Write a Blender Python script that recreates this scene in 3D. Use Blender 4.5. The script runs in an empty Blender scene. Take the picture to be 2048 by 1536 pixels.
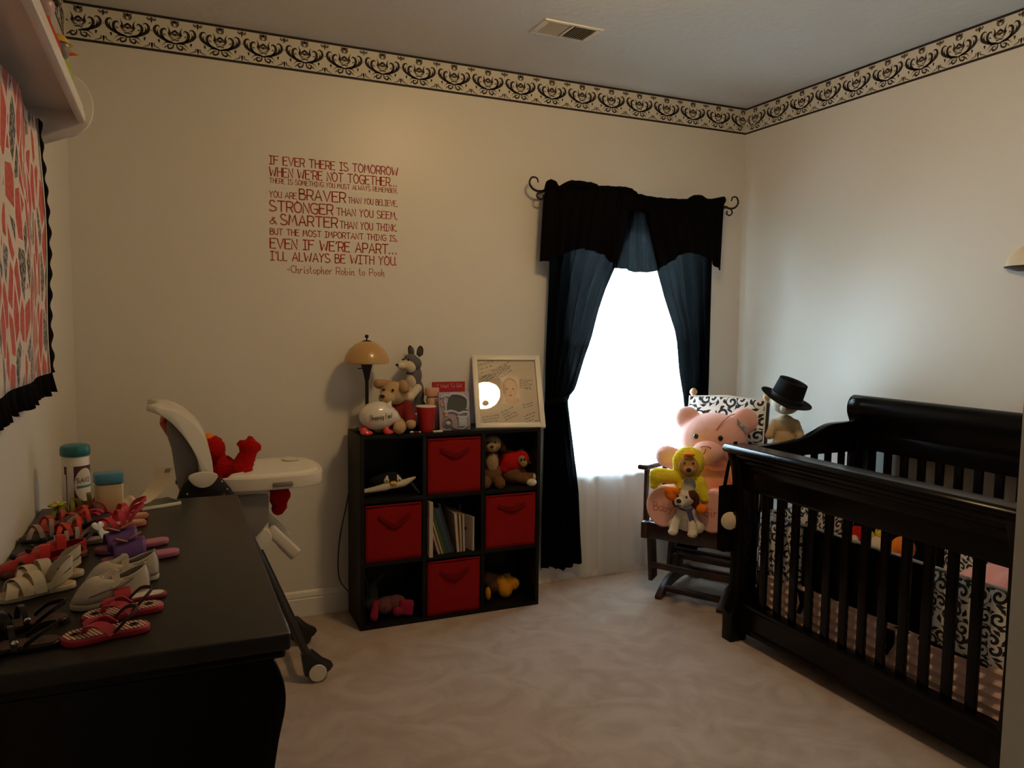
import bpy, bmesh, math, random
from math import sin, cos, pi, radians, sqrt, atan2
from mathutils import Vector, Matrix, Euler
random.seed(7)
C = bpy.context.scene.collection
SC = bpy.context.scene
# ------------------------------------------------------------------ camera, world, light, exposure
CAM_F, YAW, PITCH, ROLL, CAM_H = 1530.39, 0.42016, -0.07943, 0.01258, 1.4416
D, XL, XR, H = 3.74, -0.375, 3.192, 2.743          # back wall y, left / right wall x, ceiling height
cam_d = bpy.data.cameras.new('camera'); cam = bpy.data.objects.new('camera', cam_d); C.objects.link(cam)
_f = Vector((sin(YAW)*cos(PITCH), cos(YAW)*cos(PITCH), sin(PITCH))); _r = Vector((cos(YAW), -sin(YAW), 0)); _u = _r.cross(_f)
_r2 = cos(ROLL)*_r + sin(ROLL)*_u; _u2 = -sin(ROLL)*_r + cos(ROLL)*_u
_m = Matrix((( _r2.x, _u2.x, -_f.x, 0), (_r2.y, _u2.y, -_f.y, 0), (_r2.z, _u2.z, -_f.z, CAM_H), (0, 0, 0, 1)))
cam.matrix_world = _m
cam_d.sensor_width = 36; cam_d.sensor_fit = 'HORIZONTAL'; cam_d.lens = CAM_F*36/2048; cam_d.clip_start = 0.02
SC.camera = cam
SC.view_settings.view_transform = 'Standard'; SC.view_settings.look = 'None'
SC.view_settings.exposure = 0.0; SC.view_settings.gamma = 1.0; SC.view_settings.use_curve_mapping = False
W = bpy.data.worlds.new('overcast_sky'); SC.world = W; W.use_nodes = True
bg = W.node_tree.nodes['Background']; bg.inputs[0].default_value = (0.62, 0.86, 1.0, 1); bg.inputs[1].default_value = 38.0
LAMP_POS = (1.43, 2.08); LAMP_COL = (1.0, 0.66, 0.30); LAMP_STR = 84.0     # the room's ceiling light
pl = bpy.data.lights.new('window_portal', 'AREA'); pl.shape = 'RECTANGLE'; pl.size = 0.95; pl.size_y = 1.6; pl.cycles.is_portal = True
po = bpy.data.objects.new('window_portal', pl); C.objects.link(po); po.location = (2.43, D+0.17, 1.32); po.rotation_euler = (radians(-90), 0, 0)

# ------------------------------------------------------------------ materials
def mat(name, col, rough=0.6, metal=0.0, bump=None, sheen=0, spec=0.5, emit=None, es=0, var=None, coat=0):
    m = bpy.data.materials.new(name); m.use_nodes = True; nt = m.node_tree; b = nt.nodes['Principled BSDF']
    b.inputs['Base Color'].default_value = (*col, 1); b.inputs['Roughness'].default_value = rough
    b.inputs['Metallic'].default_value = metal; b.inputs['Specular IOR Level'].default_value = spec
    b.inputs['Sheen Weight'].default_value = sheen; b.inputs['Coat Weight'].default_value = coat
    if emit: b.inputs['Emission Color'].default_value = (*emit, 1); b.inputs['Emission Strength'].default_value = es
    tc = nt.nodes.new('ShaderNodeTexCoord')
    if bump:                                      # (scale, strength, distance)
        n = nt.nodes.new('ShaderNodeTexNoise'); n.inputs['Scale'].default_value = bump[0]; n.inputs['Detail'].default_value = 4
        bp = nt.nodes.new('ShaderNodeBump'); bp.inputs['Strength'].default_value = bump[1]; bp.inputs['Distance'].default_value = bump[2]
        nt.links.new(tc.outputs['Object'], n.inputs['Vector']); nt.links.new(n.outputs['Fac'], bp.inputs['Height']); nt.links.new(bp.outputs[0], b.inputs['Normal'])
    if var:                                       # (scale, other colour, low, high)
        n = nt.nodes.new('ShaderNodeTexNoise'); n.inputs['Scale'].default_value = var[0]; n.inputs['Detail'].default_value = 3
        r = nt.nodes.new('ShaderNodeValToRGB'); r.color_ramp.elements[0].position = var[2]; r.color_ramp.elements[1].position = var[3]
        r.color_ramp.elements[0].color = (*col, 1); r.color_ramp.elements[1].color = (*var[1], 1)
        nt.links.new(tc.outputs['Object'], n.inputs['Vector']); nt.links.new(n.outputs['Fac'], r.inputs[0]); nt.links.new(r.outputs[0], b.inputs['Base Color'])
    return m
def plush(name, col, scale=260, s=0.6): return mat(name, col, 0.95, bump=(scale, s, 0.004), sheen=0.04, spec=0.05)
def N(nt, t, **k):
    n = nt.nodes.new(t)
    for a, v in k.items(): setattr(n, a, v)
    return n
def mth(nt, op, a, b=None):
    n = N(nt, 'ShaderNodeMath', operation=op)
    for i, v in enumerate((a, b)):
        if v is None: continue
        if isinstance(v, (int, float)): n.inputs[i].default_value = v
        else: nt.links.new(v, n.inputs[i])
    return n.outputs[0]
def damask(name, scale, axes='XZ', white=(0.80, 0.79, 0.76), black=(0.012, 0.012, 0.013)):
    """black scrolls printed on white cloth: spirals wound round the cells of a voronoi field"""
    m = mat(name, white, 0.8, sheen=0.1); nt = m.node_tree; b = nt.nodes['Principled BSDF']
    tc = N(nt, 'ShaderNodeTexCoord'); sp = N(nt, 'ShaderNodeSeparateXYZ'); cb = N(nt, 'ShaderNodeCombineXYZ')
    nt.links.new(tc.outputs['Object'], sp.inputs[0])
    nt.links.new(sp.outputs[axes[0]], cb.inputs[0]); nt.links.new(sp.outputs[axes[1]], cb.inputs[1])
    mp = N(nt, 'ShaderNodeVectorMath', operation='SCALE'); mp.inputs['Scale'].default_value = scale; nt.links.new(cb.outputs[0], mp.inputs[0])
    v = N(nt, 'ShaderNodeTexVoronoi', voronoi_dimensions='2D', feature='F1'); v.inputs['Scale'].default_value = 1; v.inputs['Randomness'].default_value = 0.75
    nt.links.new(mp.outputs[0], v.inputs['Vector'])
    df = N(nt, 'ShaderNodeVectorMath', operation='SUBTRACT'); nt.links.new(mp.outputs[0], df.inputs[0]); nt.links.new(v.outputs['Position'], df.inputs[1])
    s2 = N(nt, 'ShaderNodeSeparateXYZ'); nt.links.new(df.outputs[0], s2.inputs[0])
    ang = mth(nt, 'ARCTAN2', s2.outputs[1], s2.outputs[0]); r = v.outputs['Distance']
    cs = N(nt, 'ShaderNodeSeparateXYZ'); nt.links.new(v.outputs['Color'], cs.inputs[0])
    sgn = mth(nt, 'SUBTRACT', mth(nt, 'MULTIPLY', mth(nt, 'GREATER_THAN', cs.outputs[0], 0.5), 2.0), 1.0)
    ph = mth(nt, 'ADD', mth(nt, 'MULTIPLY', ang, sgn), mth(nt, 'ADD', mth(nt, 'MULTIPLY', r, 17.0), mth(nt, 'MULTIPLY', cs.outputs[1], 6.28)))
    spi = mth(nt, 'SINE', ph)
    leaf = mth(nt, 'SINE', mth(nt, 'ADD', mth(nt, 'MULTIPLY', ang, 5.0), mth(nt, 'MULTIPLY', r, 9.0)))
    inner = mth(nt, 'MULTIPLY', mth(nt, 'GREATER_THAN', spi, 0.08), mth(nt, 'LESS_THAN', r, 0.42))
    outer = mth(nt, 'MULTIPLY', mth(nt, 'GREATER_THAN', leaf, 0.12), mth(nt, 'GREATER_THAN', r, 0.40))
    outer = mth(nt, 'MULTIPLY', outer, mth(nt, 'LESS_THAN', r, 0.62))
    f = mth(nt, 'MAXIMUM', inner, outer)
    mx = N(nt, 'ShaderNodeMix', data_type='RGBA'); nt.links.new(f, mx.inputs[0]); mx.inputs[6].default_value = (*white, 1); mx.inputs[7].default_value = (*black, 1)
    nt.links.new(mx.outputs[2], b.inputs['Base Color'])
    return m
def sheer(name, col, trans, tl=0.5, weave=False):
    """thin cloth: part see-through, part diffuse, part translucent"""
    m = bpy.data.materials.new(name); m.use_nodes = True; nt = m.node_tree; nt.nodes.remove(nt.nodes['Principled BSDF']); o = nt.nodes['Material Output']
    d = N(nt, 'ShaderNodeBsdfDiffuse'); t = N(nt, 'ShaderNodeBsdfTranslucent'); tr = N(nt, 'ShaderNodeBsdfTransparent')
    d.inputs[0].default_value = (*col, 1); t.inputs[0].default_value = (*col, 1)
    a = N(nt, 'ShaderNodeMixShader'); a.inputs[0].default_value = tl; nt.links.new(d.outputs[0], a.inputs[1]); nt.links.new(t.outputs[0], a.inputs[2])
    bb = N(nt, 'ShaderNodeMixShader'); nt.links.new(a.outputs[0], bb.inputs[1]); nt.links.new(tr.outputs[0], bb.inputs[2])
    if weave:
        tc = N(nt, 'ShaderNodeTexCoord'); n = N(nt, 'ShaderNodeTexNoise'); n.inputs['Scale'].default_value = 60; n.inputs['Detail'].default_value = 6
        mp = N(nt, 'ShaderNodeMapping'); mp.inputs['Scale'].default_value = (0.5, 1, 3.0); nt.links.new(tc.outputs['Object'], mp.inputs[0]); nt.links.new(mp.outputs[0], n.inputs['Vector'])
        nt.links.new(mth(nt, 'MULTIPLY', mth(nt, 'POWER', n.outputs['Fac'], 3.0), trans*8), bb.inputs[0])
    else: bb.inputs[0].default_value = trans
    nt.links.new(bb.outputs[0], o.inputs['Surface']); return m

WALLC = (0.74, 0.70, 0.63)
M_wall = mat('wall_paint', WALLC, 0.38, bump=(350, 0.12, 0.001), spec=0.42, var=(1.2, (0.72, 0.675, 0.60), 0.35, 0.7))
M_ceil = mat('ceiling_paint', (0.70, 0.67, 0.62), 0.9, bump=(28, 0.55, 0.006), spec=0.2)
M_trim = mat('trim_paint', (0.76, 0.73, 0.67), 0.35)
M_jamb = mat('jamb_paint', (0.62, 0.60, 0.54), 0.5)
M_carpet = mat('carpet', (0.56, 0.44, 0.37), 0.97, bump=(420, 0.9, 0.006), sheen=0.1, spec=0.05)
_nt = M_carpet.node_tree; _b = _nt.nodes['Principled BSDF']; _tc = N(_nt, 'ShaderNodeTexCoord')
_n1 = N(_nt, 'ShaderNodeTexNoise'); _n1.inputs['Scale'].default_value = 4.5; _n1.inputs['Detail'].default_value = 5; _n1.inputs['Distortion'].default_value = 1.6
_r1 = N(_nt, 'ShaderNodeValToRGB'); _r1.color_ramp.elements[0].position = .36; _r1.color_ramp.elements[1].position = .62
_r1.color_ramp.elements[0].color = (0.50, 0.375, 0.305, 1); _r1.color_ramp.elements[1].color = (0.60, 0.485, 0.41, 1)
_nt.links.new(_tc.outputs['Object'], _n1.inputs['Vector']); _nt.links.new(_n1.outputs['Fac'], _r1.inputs[0]); _nt.links.new(_r1.outputs[0], _b.inputs['Base Color'])
M_black = mat('black_ink', (0.012, 0.009, 0.009), 0.6)
M_espresso = mat('espresso_wood', (0.0035, 0.0028, 0.003), 0.22, bump=(40, 0.05, 0.001), spec=0.16)
M_dresser = mat('espresso_top', (0.0075, 0.0065, 0.006), 0.42, bump=(300, 0.15, 0.0008), spec=0.38)
M_lam = mat('black_brown_laminate', (0.0050, 0.0040, 0.0040), 0.5, bump=(200, 0.1, 0.0005), spec=0.22)
M_red = mat('red_canvas', (0.26, 0.008, 0.007), 0.9, bump=(900, 0.4, 0.0008), spec=0.1)
M_redd = mat('red_canvas_dark', (0.13, 0.005, 0.005), 0.9, spec=0.1)
M_decal = mat('red_vinyl', (0.40, 0.045, 0.025), 0.6, spec=0.2)
M_iron = mat('black_iron', (0.012, 0.010, 0.010), 0.45, metal=0.3)
M_walnut = mat('walnut', (0.045, 0.015, 0.008), 0.38, bump=(60, 0.1, 0.001), var=(18, (0.025, 0.009, 0.005), .35, .65))
M_oak = mat('pale_oak', (0.52, 0.30, 0.13), 0.4)
M_white = mat('white_plastic', (0.74, 0.70, 0.62), 0.35)
M_ivory = mat('ivory_plastic', (0.66, 0.60, 0.50), 0.4)
M_greyp = mat('grey_plastic', (0.20, 0.18, 0.17), 0.5)
M_dkmetal = mat('dark_grey_tube', (0.055, 0.05, 0.05), 0.38, metal=0.5)
M_blackp = mat('black_plastic', (0.012, 0.011, 0.011), 0.35)
M_chrome = mat('chrome', (0.7, 0.7, 0.7), 0.15, metal=1)
M_glass = bpy.data.materials.new('window_glass'); M_glass.use_nodes = True
_nt = M_glass.node_tree; _nt.nodes.remove(_nt.nodes['Principled BSDF'])
_t = N(_nt, 'ShaderNodeBsdfTransparent'); _g = N(_nt, 'ShaderNodeBsdfGlossy'); _g.inputs['Roughness'].default_value = 0.02; _mx = N(_nt, 'ShaderNodeMixShader')
_fr = N(_nt, 'ShaderNodeFresnel'); _fr.inputs[0].default_value = 1.5; _nt.links.new(_fr.outputs[0], _mx.inputs[0])
_nt.links.new(_t.outputs[0], _mx.inputs[1]); _nt.links.new(_g.outputs[0], _mx.inputs[2]); _nt.links.new(_mx.outputs[0], _nt.nodes['Material Output'].inputs[0])
M_drape = sheer('black_semi_sheer', (0.0035, 0.0042, 0.0046), 0.0010, 0.6, True)
M_drape2 = mat('black_lined_cloth', (0.0045, 0.004, 0.005), 0.95, spec=0.03)
M_sheer = sheer('white_voile', (0.86, 0.86, 0.86), 0.32, 0.55)
M_coral = mat('coral_minky', (0.62, 0.10, 0.07), 0.95, sheen=0.2)

# ------------------------------------------------------------------ object helpers
def tag(o, label=None, cat=None, group=None, kind=None):
    if label: o['label'] = label
    if cat: o['category'] = cat
    if group: o['group'] = group
    if kind: o['kind'] = kind
    return o
def thing(name, label, cat, loc=(0, 0, 0), rot=(0, 0, 0), group=None, scale=None):
    o = bpy.data.objects.new(name, None); C.objects.link(o); o.location = loc
    o.rotation_euler = rot if isinstance(rot, (tuple, list, Euler)) else (0, 0, rot)
    if scale: o.scale = (scale,)*3
    o.empty_display_size = 0.02
    return tag(o, label, cat, group)
def V(*a): return Vector(a)
class G:
    """collects simple shapes into one mesh"""
    def __init__(s): s.v = []; s.f = []
    def add(s, vs, fs):
        k = len(s.v); s.v += [tuple(x) for x in vs]; s.f += [tuple(i+k for i in f) for f in fs]; return s
    def box(s, x0, x1, y0, y1, z0, z1, m=None):
        vs = [Vector((x, y, z)) for x in (x0, x1) for y in (y0, y1) for z in (z0, z1)]
        if m is not None: vs = [m @ v for v in vs]
        return s.add(vs, [(0, 1, 3, 2), (4, 6, 7, 5), (0, 4, 5, 1), (2, 3, 7, 6), (0, 2, 6, 4), (1, 5, 7, 3)])
    def cbox(s, c, size, rot=(0, 0, 0)):
        m = Matrix.Translation(c) @ Euler(rot).to_matrix().to_4x4(); a, b, d = [x/2 for x in size]
        return s.box(-a, a, -b, b, -d, d, m)
    def tube(s, pts, r, n=8, cap=True, flat=None):
        pts = [Vector(p) for p in pts]; m = len(pts); r = r if isinstance(r, (list, tuple)) else [r]*m
        rings = []; up = None
        for i, p in enumerate(pts):
            t = (pts[min(i+1, m-1)] - pts[max(i-1, 0)]).normalized()
            if up is None:
                a = Vector((0, 0, 1)) if abs(t.z) < 0.9 else Vector((0, 1, 0)); up = (a - t*a.dot(t)).normalized()
            else: up = (up - t*up.dot(t)).normalized()
            w = t.cross(up); fl = flat or 1
            rings.append([p + (up*cos(2*pi*k/n)*fl + w*sin(2*pi*k/n))*r[i] for k in range(n)])
        vs = [q for R in rings for q in R]; fs = []
        for i in range(m-1):
            for k in range(n): fs.append((i*n+k, i*n+(k+1) % n, (i+1)*n+(k+1) % n, (i+1)*n+k))
        if cap: fs += [tuple(range(n))[::-1], tuple((m-1)*n+k for k in range(n))]
        return s.add(vs, fs)
    def lathe(s, prof, c=(0, 0, 0), n=24, axis=None, sx=1, sy=1):
        m = Matrix.Translation(c)
        if axis is not None: m = m @ Vector((0, 0, 1)).rotation_difference(Vector(axis)).to_matrix().to_4x4()
        vs = []; fs = []; k = len(prof)
        for (r, z) in prof:
            for j in range(n): a = 2*pi*j/n; vs.append(m @ Vector((r*cos(a)*sx, r*sin(a)*sy, z)))
        for i in range(k-1):
            for j in range(n): fs.append((i*n+j, i*n+(j+1) % n, (i+1)*n+(j+1) % n, (i+1)*n+j))
        if prof[0][0] > 1e-6: fs.append(tuple(range(n))[::-1])
        if prof[-1][0] > 1e-6: fs.append(tuple((k-1)*n+j for j in range(n)))
        return s.add(vs, fs)
    def ell(s, c, r, rot=(0, 0, 0), nu=16, nv=10):
        m = Matrix.Translation(c) @ Euler(rot).to_matrix().to_4x4(); r = r if isinstance(r, (tuple, list)) else (r, r, r)
        vs = [m @ Vector((0, 0, -r[2]))]; fs = []
        for i in range(1, nv):
            a = -pi/2 + pi*i/nv
            for j in range(nu): b = 2*pi*j/nu; vs.append(m @ Vector((r[0]*cos(a)*cos(b), r[1]*cos(a)*sin(b), r[2]*sin(a))))
        vs.append(m @ Vector((0, 0, r[2])))
        for j in range(nu): fs.append((0, 1+(j+1) % nu, 1+j))
        for i in range(nv-2):
            for j in range(nu): fs.append((1+i*nu+j, 1+i*nu+(j+1) % nu, 1+(i+1)*nu+(j+1) % nu, 1+(i+1)*nu+j))
        for j in range(nu): fs.append((1+(nv-2)*nu+j, 1+(nv-2)*nu+(j+1) % nu, len(vs)-1))
        return s.add(vs, fs)
    def prism(s, pts, a, b, plane='xy', m=None):
        """extrude a 2-D outline between a and b along the third axis"""
        def P(p, h):
            q = {'xy': (p[0], p[1], h), 'xz': (p[0], h, p[1]), 'yz': (h, p[0], p[1])}[plane]; q = Vector(q)
            return m @ q if m is not None else q
        n = len(pts); vs = [P(p, a) for p in pts] + [P(p, b) for p in pts]
        return s.add(vs, [tuple(range(n))[::-1], tuple(range(n, 2*n))] + [(i, (i+1) % n, n+(i+1) % n, n+i) for i in range(n)])
    def grid(s, fn, nu, nv, wrap=False):
        vs = [fn(i/nu, j/nv) for j in range(nv+1) for i in range(nu+1)]
        return s.add(vs, [(j*(nu+1)+i, j*(nu+1)+i+1, (j+1)*(nu+1)+i+1, (j+1)*(nu+1)+i) for j in range(nv) for i in range(nu)])
    def strap(s, pts, wd, w, t):
        """a flat band swept along pts, wide along wd, t thick"""
        pts = [Vector(p) for p in pts]; m = len(pts); wd = Vector(wd).normalized(); vs = []; fs = []
        ws = w if isinstance(w, (list, tuple)) else [w]*m
        for i, p in enumerate(pts):
            tg = (pts[min(i+1, m-1)] - pts[max(i-1, 0)]).normalized(); nn = tg.cross(wd)
            nn = nn.normalized() if nn.length > 1e-6 else Vector((0, 0, 1))
            for a, b in ((-1, -1), (1, -1), (1, 1), (-1, 1)): vs.append(p + wd*a*ws[i]/2 + nn*b*t/2)
        for i in range(m-1):
            for k in range(4): fs.append((i*4+k, i*4+(k+1) % 4, (i+1)*4+(k+1) % 4, (i+1)*4+k))
        fs += [(3, 2, 1, 0), tuple((m-1)*4+k for k in range(4))]
        return s.add(vs, fs)
    def build(s, name, material, parent=None, bevel=0, smooth=True, angle=40, seg=2, solid=0, sub=0):
        me = bpy.data.meshes.new(name); me.from_pydata(s.v, [], s.f)
        bm = bmesh.new(); bm.from_mesh(me)
        bmesh.ops.recalc_face_normals(bm, faces=bm.faces)
        if bevel:
            es = [e for e in bm.edges if len(e.link_faces) == 2 and e.calc_face_angle(0) > radians(30)]
            bmesh.ops.bevel(bm, geom=es, offset=bevel, segments=seg, profile=0.5, affect='EDGES', clamp_overlap=True)
        bm.to_mesh(me); bm.free()
        if smooth:
            me.polygons.foreach_set('use_smooth', [True]*len(me.polygons)); me.set_sharp_from_angle(angle=radians(angle))
        me.materials.append(material)
        o = bpy.data.objects.new(name, me); C.objects.link(o)
        if parent is not None: o.parent = parent
        if solid: md = o.modifiers.new('solid', 'SOLIDIFY'); md.thickness = solid; md.offset = 0
        if sub: md = o.modifiers.new('sub', 'SUBSURF'); md.levels = sub; md.render_levels = sub
        return o
def capsule(p0, p1, r0, r1, n=6):
    a, b = Vector(p0), Vector(p1); return [(*(a.lerp(b, i/(n-1))), *( (r0+(r1-r0)*i/(n-1),)*3 )) for i in range(n)]
def blob(name, specs, material, parent=None, vox=0.007, it=5, jit=0.0):
    """ellipsoids melted into one continuous skin"""
    g = G()
    for e in specs: g.ell(e[:3], e[3:6], e[6] if len(e) > 6 else (0, 0, 0), 18, 12)
    o = g.build('tmp', material)
    r = o.modifiers.new('r', 'REMESH'); r.mode = 'VOXEL'; r.voxel_size = vox
    sm = o.modifiers.new('s', 'SMOOTH'); sm.factor = 0.6; sm.iterations = it
    dg = bpy.context.evaluated_depsgraph_get(); me = bpy.data.meshes.new_from_object(o.evaluated_get(dg)); me.name = name
    bpy.data.objects.remove(o)
    if jit:
        rnd = random.Random(len(me.vertices))
        for v in me.vertices: v.co += v.normal*rnd.uniform(-jit*.3, jit)
    me.polygons.foreach_set('use_smooth', [True]*len(me.polygons))
    if not me.materials: me.materials.append(material)
    o = bpy.data.objects.new(name, me); C.objects.link(o)
    if parent is not None: o.parent = parent
    return o
def dot(name, parent, c, r, m, rot=(0, 0, 0)): return G().ell(c, r, rot, 14, 8).build(name, m, parent)
def smoothpts(p, n=6, closed=False):
    out = []; m = len(p); p = [Vector(q if len(q) == 3 else (*q, 0)) for q in p]
    for i in range(m if closed else m-1):
        a, b, c, d = (p[(i-1) % m] if closed or i > 0 else p[0]), p[i], p[(i+1) % m], (p[(i+2) % m] if closed or i+2 < m else p[-1])
        for k in range(n):
            t = k/n; out.append(0.5*((2*b) + (c-a)*t + (2*a-5*b+4*c-d)*t*t + (3*b-a-3*c+d)*t**3))
    if not closed: out.append(p[-1])
    return out

# ------------------------------------------------------------------ single-stroke lettering
GL = {
'A': (6, '00 39 60|13 53'), 'B': (5, '00 09|~09 39 48 46 35 05|~05 35 54 52 40 00'), 'C': (5, '~58 29 05 21 51'), 'E': (5, '59 09 00 50|05 45'), 'F': (5, '59 09 00|05 45'),
'G': (6, '~68 49 29 07 04 11 30 50 62 64|64 34'), 'H': (5, '00 09|50 59|05 55'), 'I': (4, '00 40|20 29|09 49'), 'K': (5, '00 09|59 04 50'), 'L': (4, '09 00 40'),
'M': (7, '00 19 33 59 70'), 'N': (5, '00 09 50 59'), 'O': (6, '~39 18 06 04 11 30 51 64 66 58 39 2a'), 'P': (5, '00 09|~09 39 58 56 44 04'), 'R': (5, '00 09|~09 39 58 56 44 04|34 50'),
'S': (5, '~48 39 19 07 15 34 53 51 30 10 01'), 'T': (6, '09 69|39 30'), 'U': (5, '~09 06 03 11 30 51 53 56 59'), 'V': (6, '09 30 69'), 'W': (8, '09 20 46 60 89'), 'Y': (5, '09 25 59|25 20'),
'&': (6, '~60 27 39 48 03 20 54'), "'": (1, '19 07'), '.': (2, '00 01'), ',': (2, '11 0z'), '-': (3, '04 34'), ' ': (3, ''),
'a': (4, '~45 15 02 20 42|45 41 50'), 'b': (4, '~09 00 31 43 24 03'), 'c': (4, '~45 15 02 20 41'), 'd': (5, '~45 15 02 20 42|49 41 50'), 'e': (4, '~03 43 35 15 01 20 41'),
'f': (3, '~39 18 14 1x|05 35'), 'g': (4, '~45 15 02 20 42|~45 4z 1y 0z'), 'h': (4, '09 00|~03 25 34 30 40'), 'i': (2, '15 10 20|17 18'), 'l': (2, '~19 11 20'), 'n': (4, '05 00|~03 25 34 30 40'),
'o': (4, '~25 03 20 43 25'), 'p': (4, '05 0y|~04 25 43 20 01'), 'r': (3, '05 00|~03 25 35'), 's': (3, '~34 15 13 32 20 00'), 't': (3, '~19 12 30|06 26'), 'u': (4, '~05 01 20 42|45 40 50'),
'x': (3, '00 35|05 30'), 'w': (5, '05 10 24 40 55'), 'm': (6, '05 00|~03 15 24 20|~23 45 54 50 60'), 'y': (4, '05 21|~45 1y 0y')}
def _gp(tok):
    x = int(tok[0], 16); y = {'z': -1, 'y': -2, 'x': -3}.get(tok[1]); return (x, int(tok[1], 16) if y is None else y)
def text(g, s, org, right, up, hgt, width=None, sw=0.0035, slant=0, adv=1.6, lift=0.0006):
    """adds the string as thin raised ribbons; returns the run's width"""
    org = Vector(org); right = Vector(right).normalized(); up = Vector(up).normalized(); nn = right.cross(up)
    tot = sum(GL.get(c, GL['x'])[0]+adv for c in s) - adv; sy = hgt/9; sx = (width/tot) if width else sy*0.9; x = 0
    for c in s:
        w, st = GL.get(c, GL['x'])
        for part in [q for q in st.split('|') if q]:
            sm = part[0] == '~'; pts = [_gp(t) for t in part.lstrip('~').split()]
            pts = [Vector(((x+p[0]+slant*p[1])*sx, p[1]*sy, 0)) for p in pts]
            if sm: pts = smoothpts(pts, 4)
            ribbon(g, [org + right*p.x + up*p.y for p in pts], nn, sw, lift)
        x += w+adv
    return tot*sx
def words(s, org, right, up, hgt, width, sw, adv, build):
    """every word of a run as a mesh of its own"""
    org = Vector(org); tot = sum(GL.get(c, GL['x'])[0]+adv for c in s) - adv; sx = width/tot; x = 0
    for wd in s.split(' '):
        L = sum(GL.get(c, GL['x'])[0]+adv for c in wd) - adv; g = G()
        text(g, wd, org + Vector(right)*x*sx, right, up, hgt, L*sx, sw, adv=adv); build(g); x += L + adv + GL[' '][0] + adv
def ribbon(g, pts, nn, w, lift=0.0005):
    """flat stroke lying on a surface with normal nn; w may vary along it"""
    m = len(pts); nn = Vector(nn).normalized(); ws = w if isinstance(w, (list, tuple)) else [w]*m; vs = []
    for i, p in enumerate(pts):
        t = Vector(pts[min(i+1, m-1)]) - Vector(pts[max(i-1, 0)]); t = t.normalized() if t.length > 1e-9 else Vector((1, 0, 0))
        sd = t.cross(nn).normalized()
        if m == 2 or i in (0, m-1): q = Vector(p) + (t*(-1 if i == 0 else 1))*ws[i]*0.35
        else: q = Vector(p)
        k = 1.0
        if 0 < i < m-1:
            a = (Vector(pts[i])-Vector(pts[i-1])).normalized(); b = (Vector(pts[i+1])-Vector(pts[i])).normalized(); k = min(1.8, 1/max(0.5, sqrt(max(0.01, (1+a.dot(b))/2))))
        vs += [q - sd*ws[i]/2*k + nn*lift, q + sd*ws[i]/2*k + nn*lift]
    g.add(vs, [(2*i, 2*i+1, 2*i+3, 2*i+2) for i in range(m-1)])
def scribble(g, org, right, up, w, lines, hgt, rnd, sw=0.0012):
    """illegible handwriting, as in the photograph"""
    org = Vector(org); right = Vector(right).normalized(); up = Vector(up).normalized(); nn = right.cross(up)
    for l in range(lines):
        x = 0; L = w*rnd.uniform(.7, 1); y = -l*hgt*1.7
        while x < L:
            k = rnd.randint(4, 9); pts = []
            for i in range(k):
                pts.append(org + right*x + up*(y + (hgt*(.9 if rnd.random() < .25 else .5) if i % 2 else 0))); x += hgt*rnd.uniform(.16, .32)
            ribbon(g, smoothpts(pts, 2), nn, sw, 0.0006); x += hgt*.4

# ================================================================== THE SETTING
def struct(o): o['kind'] = 'structure'; return o
YB = -1.3
struct(G().box(XL-.12, XR+.12, YB-.12, D+.14, -.12, 0).build('floor', M_carpet))
struct(G().box(XL-.12, XR+.12, YB-.12, D+.14, H, H+.12).build('ceiling', M_ceil))
struct(G().box(XL-.12, XL, YB-.12, D+.14, 0, H).build('wall_left', M_wall))
struct(G().box(XR, XR+.12, YB-.12, D+.14, 0, H).build('wall_right', M_wall))
struct(G().box(XL, XR, YB-.12, YB, 0, H).build('wall_front', M_wall))
struct(G().box(.826, XR, .37, .50, 0, H).build('wall_door_side', M_jamb))
WX0, WX1, WZ0, WZ1 = 1.985, 2.885, .565, 2.06
g = G(); g.box(XL, WX0, D, D+.14, 0, H).box(WX1, XR, D, D+.14, 0, H).box(WX0, WX1, D, D+.14, 0, WZ0).box(WX0, WX1, D, D+.14, WZ1, H)
struct(g.build('wall_back', M_wall, smooth=False))
# door casing beside the camera
struct(G().box(.812, .826, .36, .51, 0, H).build('trim_5', M_jamb, bevel=.004))
# baseboards: plinth with a rounded cap and a groove
def base_profile(): return [(0, 0), (.014, 0), (.014, .086), (.010, .090), (.012, .098), (.009, .112), (.004, .122), (0, .126)]
def baseboard(name, a, b, nrm):
    a = Vector((*a, 0)); b = Vector((*b, 0)); nrm = Vector((*nrm, 0)); pr = base_profile(); g = G(); n = len(pr)
    g.add([a + nrm*x + Vector((0, 0, z)) for x, z in pr] + [b + nrm*x + Vector((0, 0, z)) for x, z in pr], [tuple(range(n))[::-1], tuple(range(n, 2*n))] + [(i, (i+1) % n, n+(i+1) % n, n+i) for i in range(n)])
    return struct(g.build(name, M_trim, angle=25))
baseboard('baseboard_back', (XL, D), (XR, D), (0, -1)); baseboard('baseboard_left', (XL, YB), (XL, D), (1, 0)); baseboard('baseboard_right', (XR, .5), (XR, D), (-1, 0))
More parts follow.
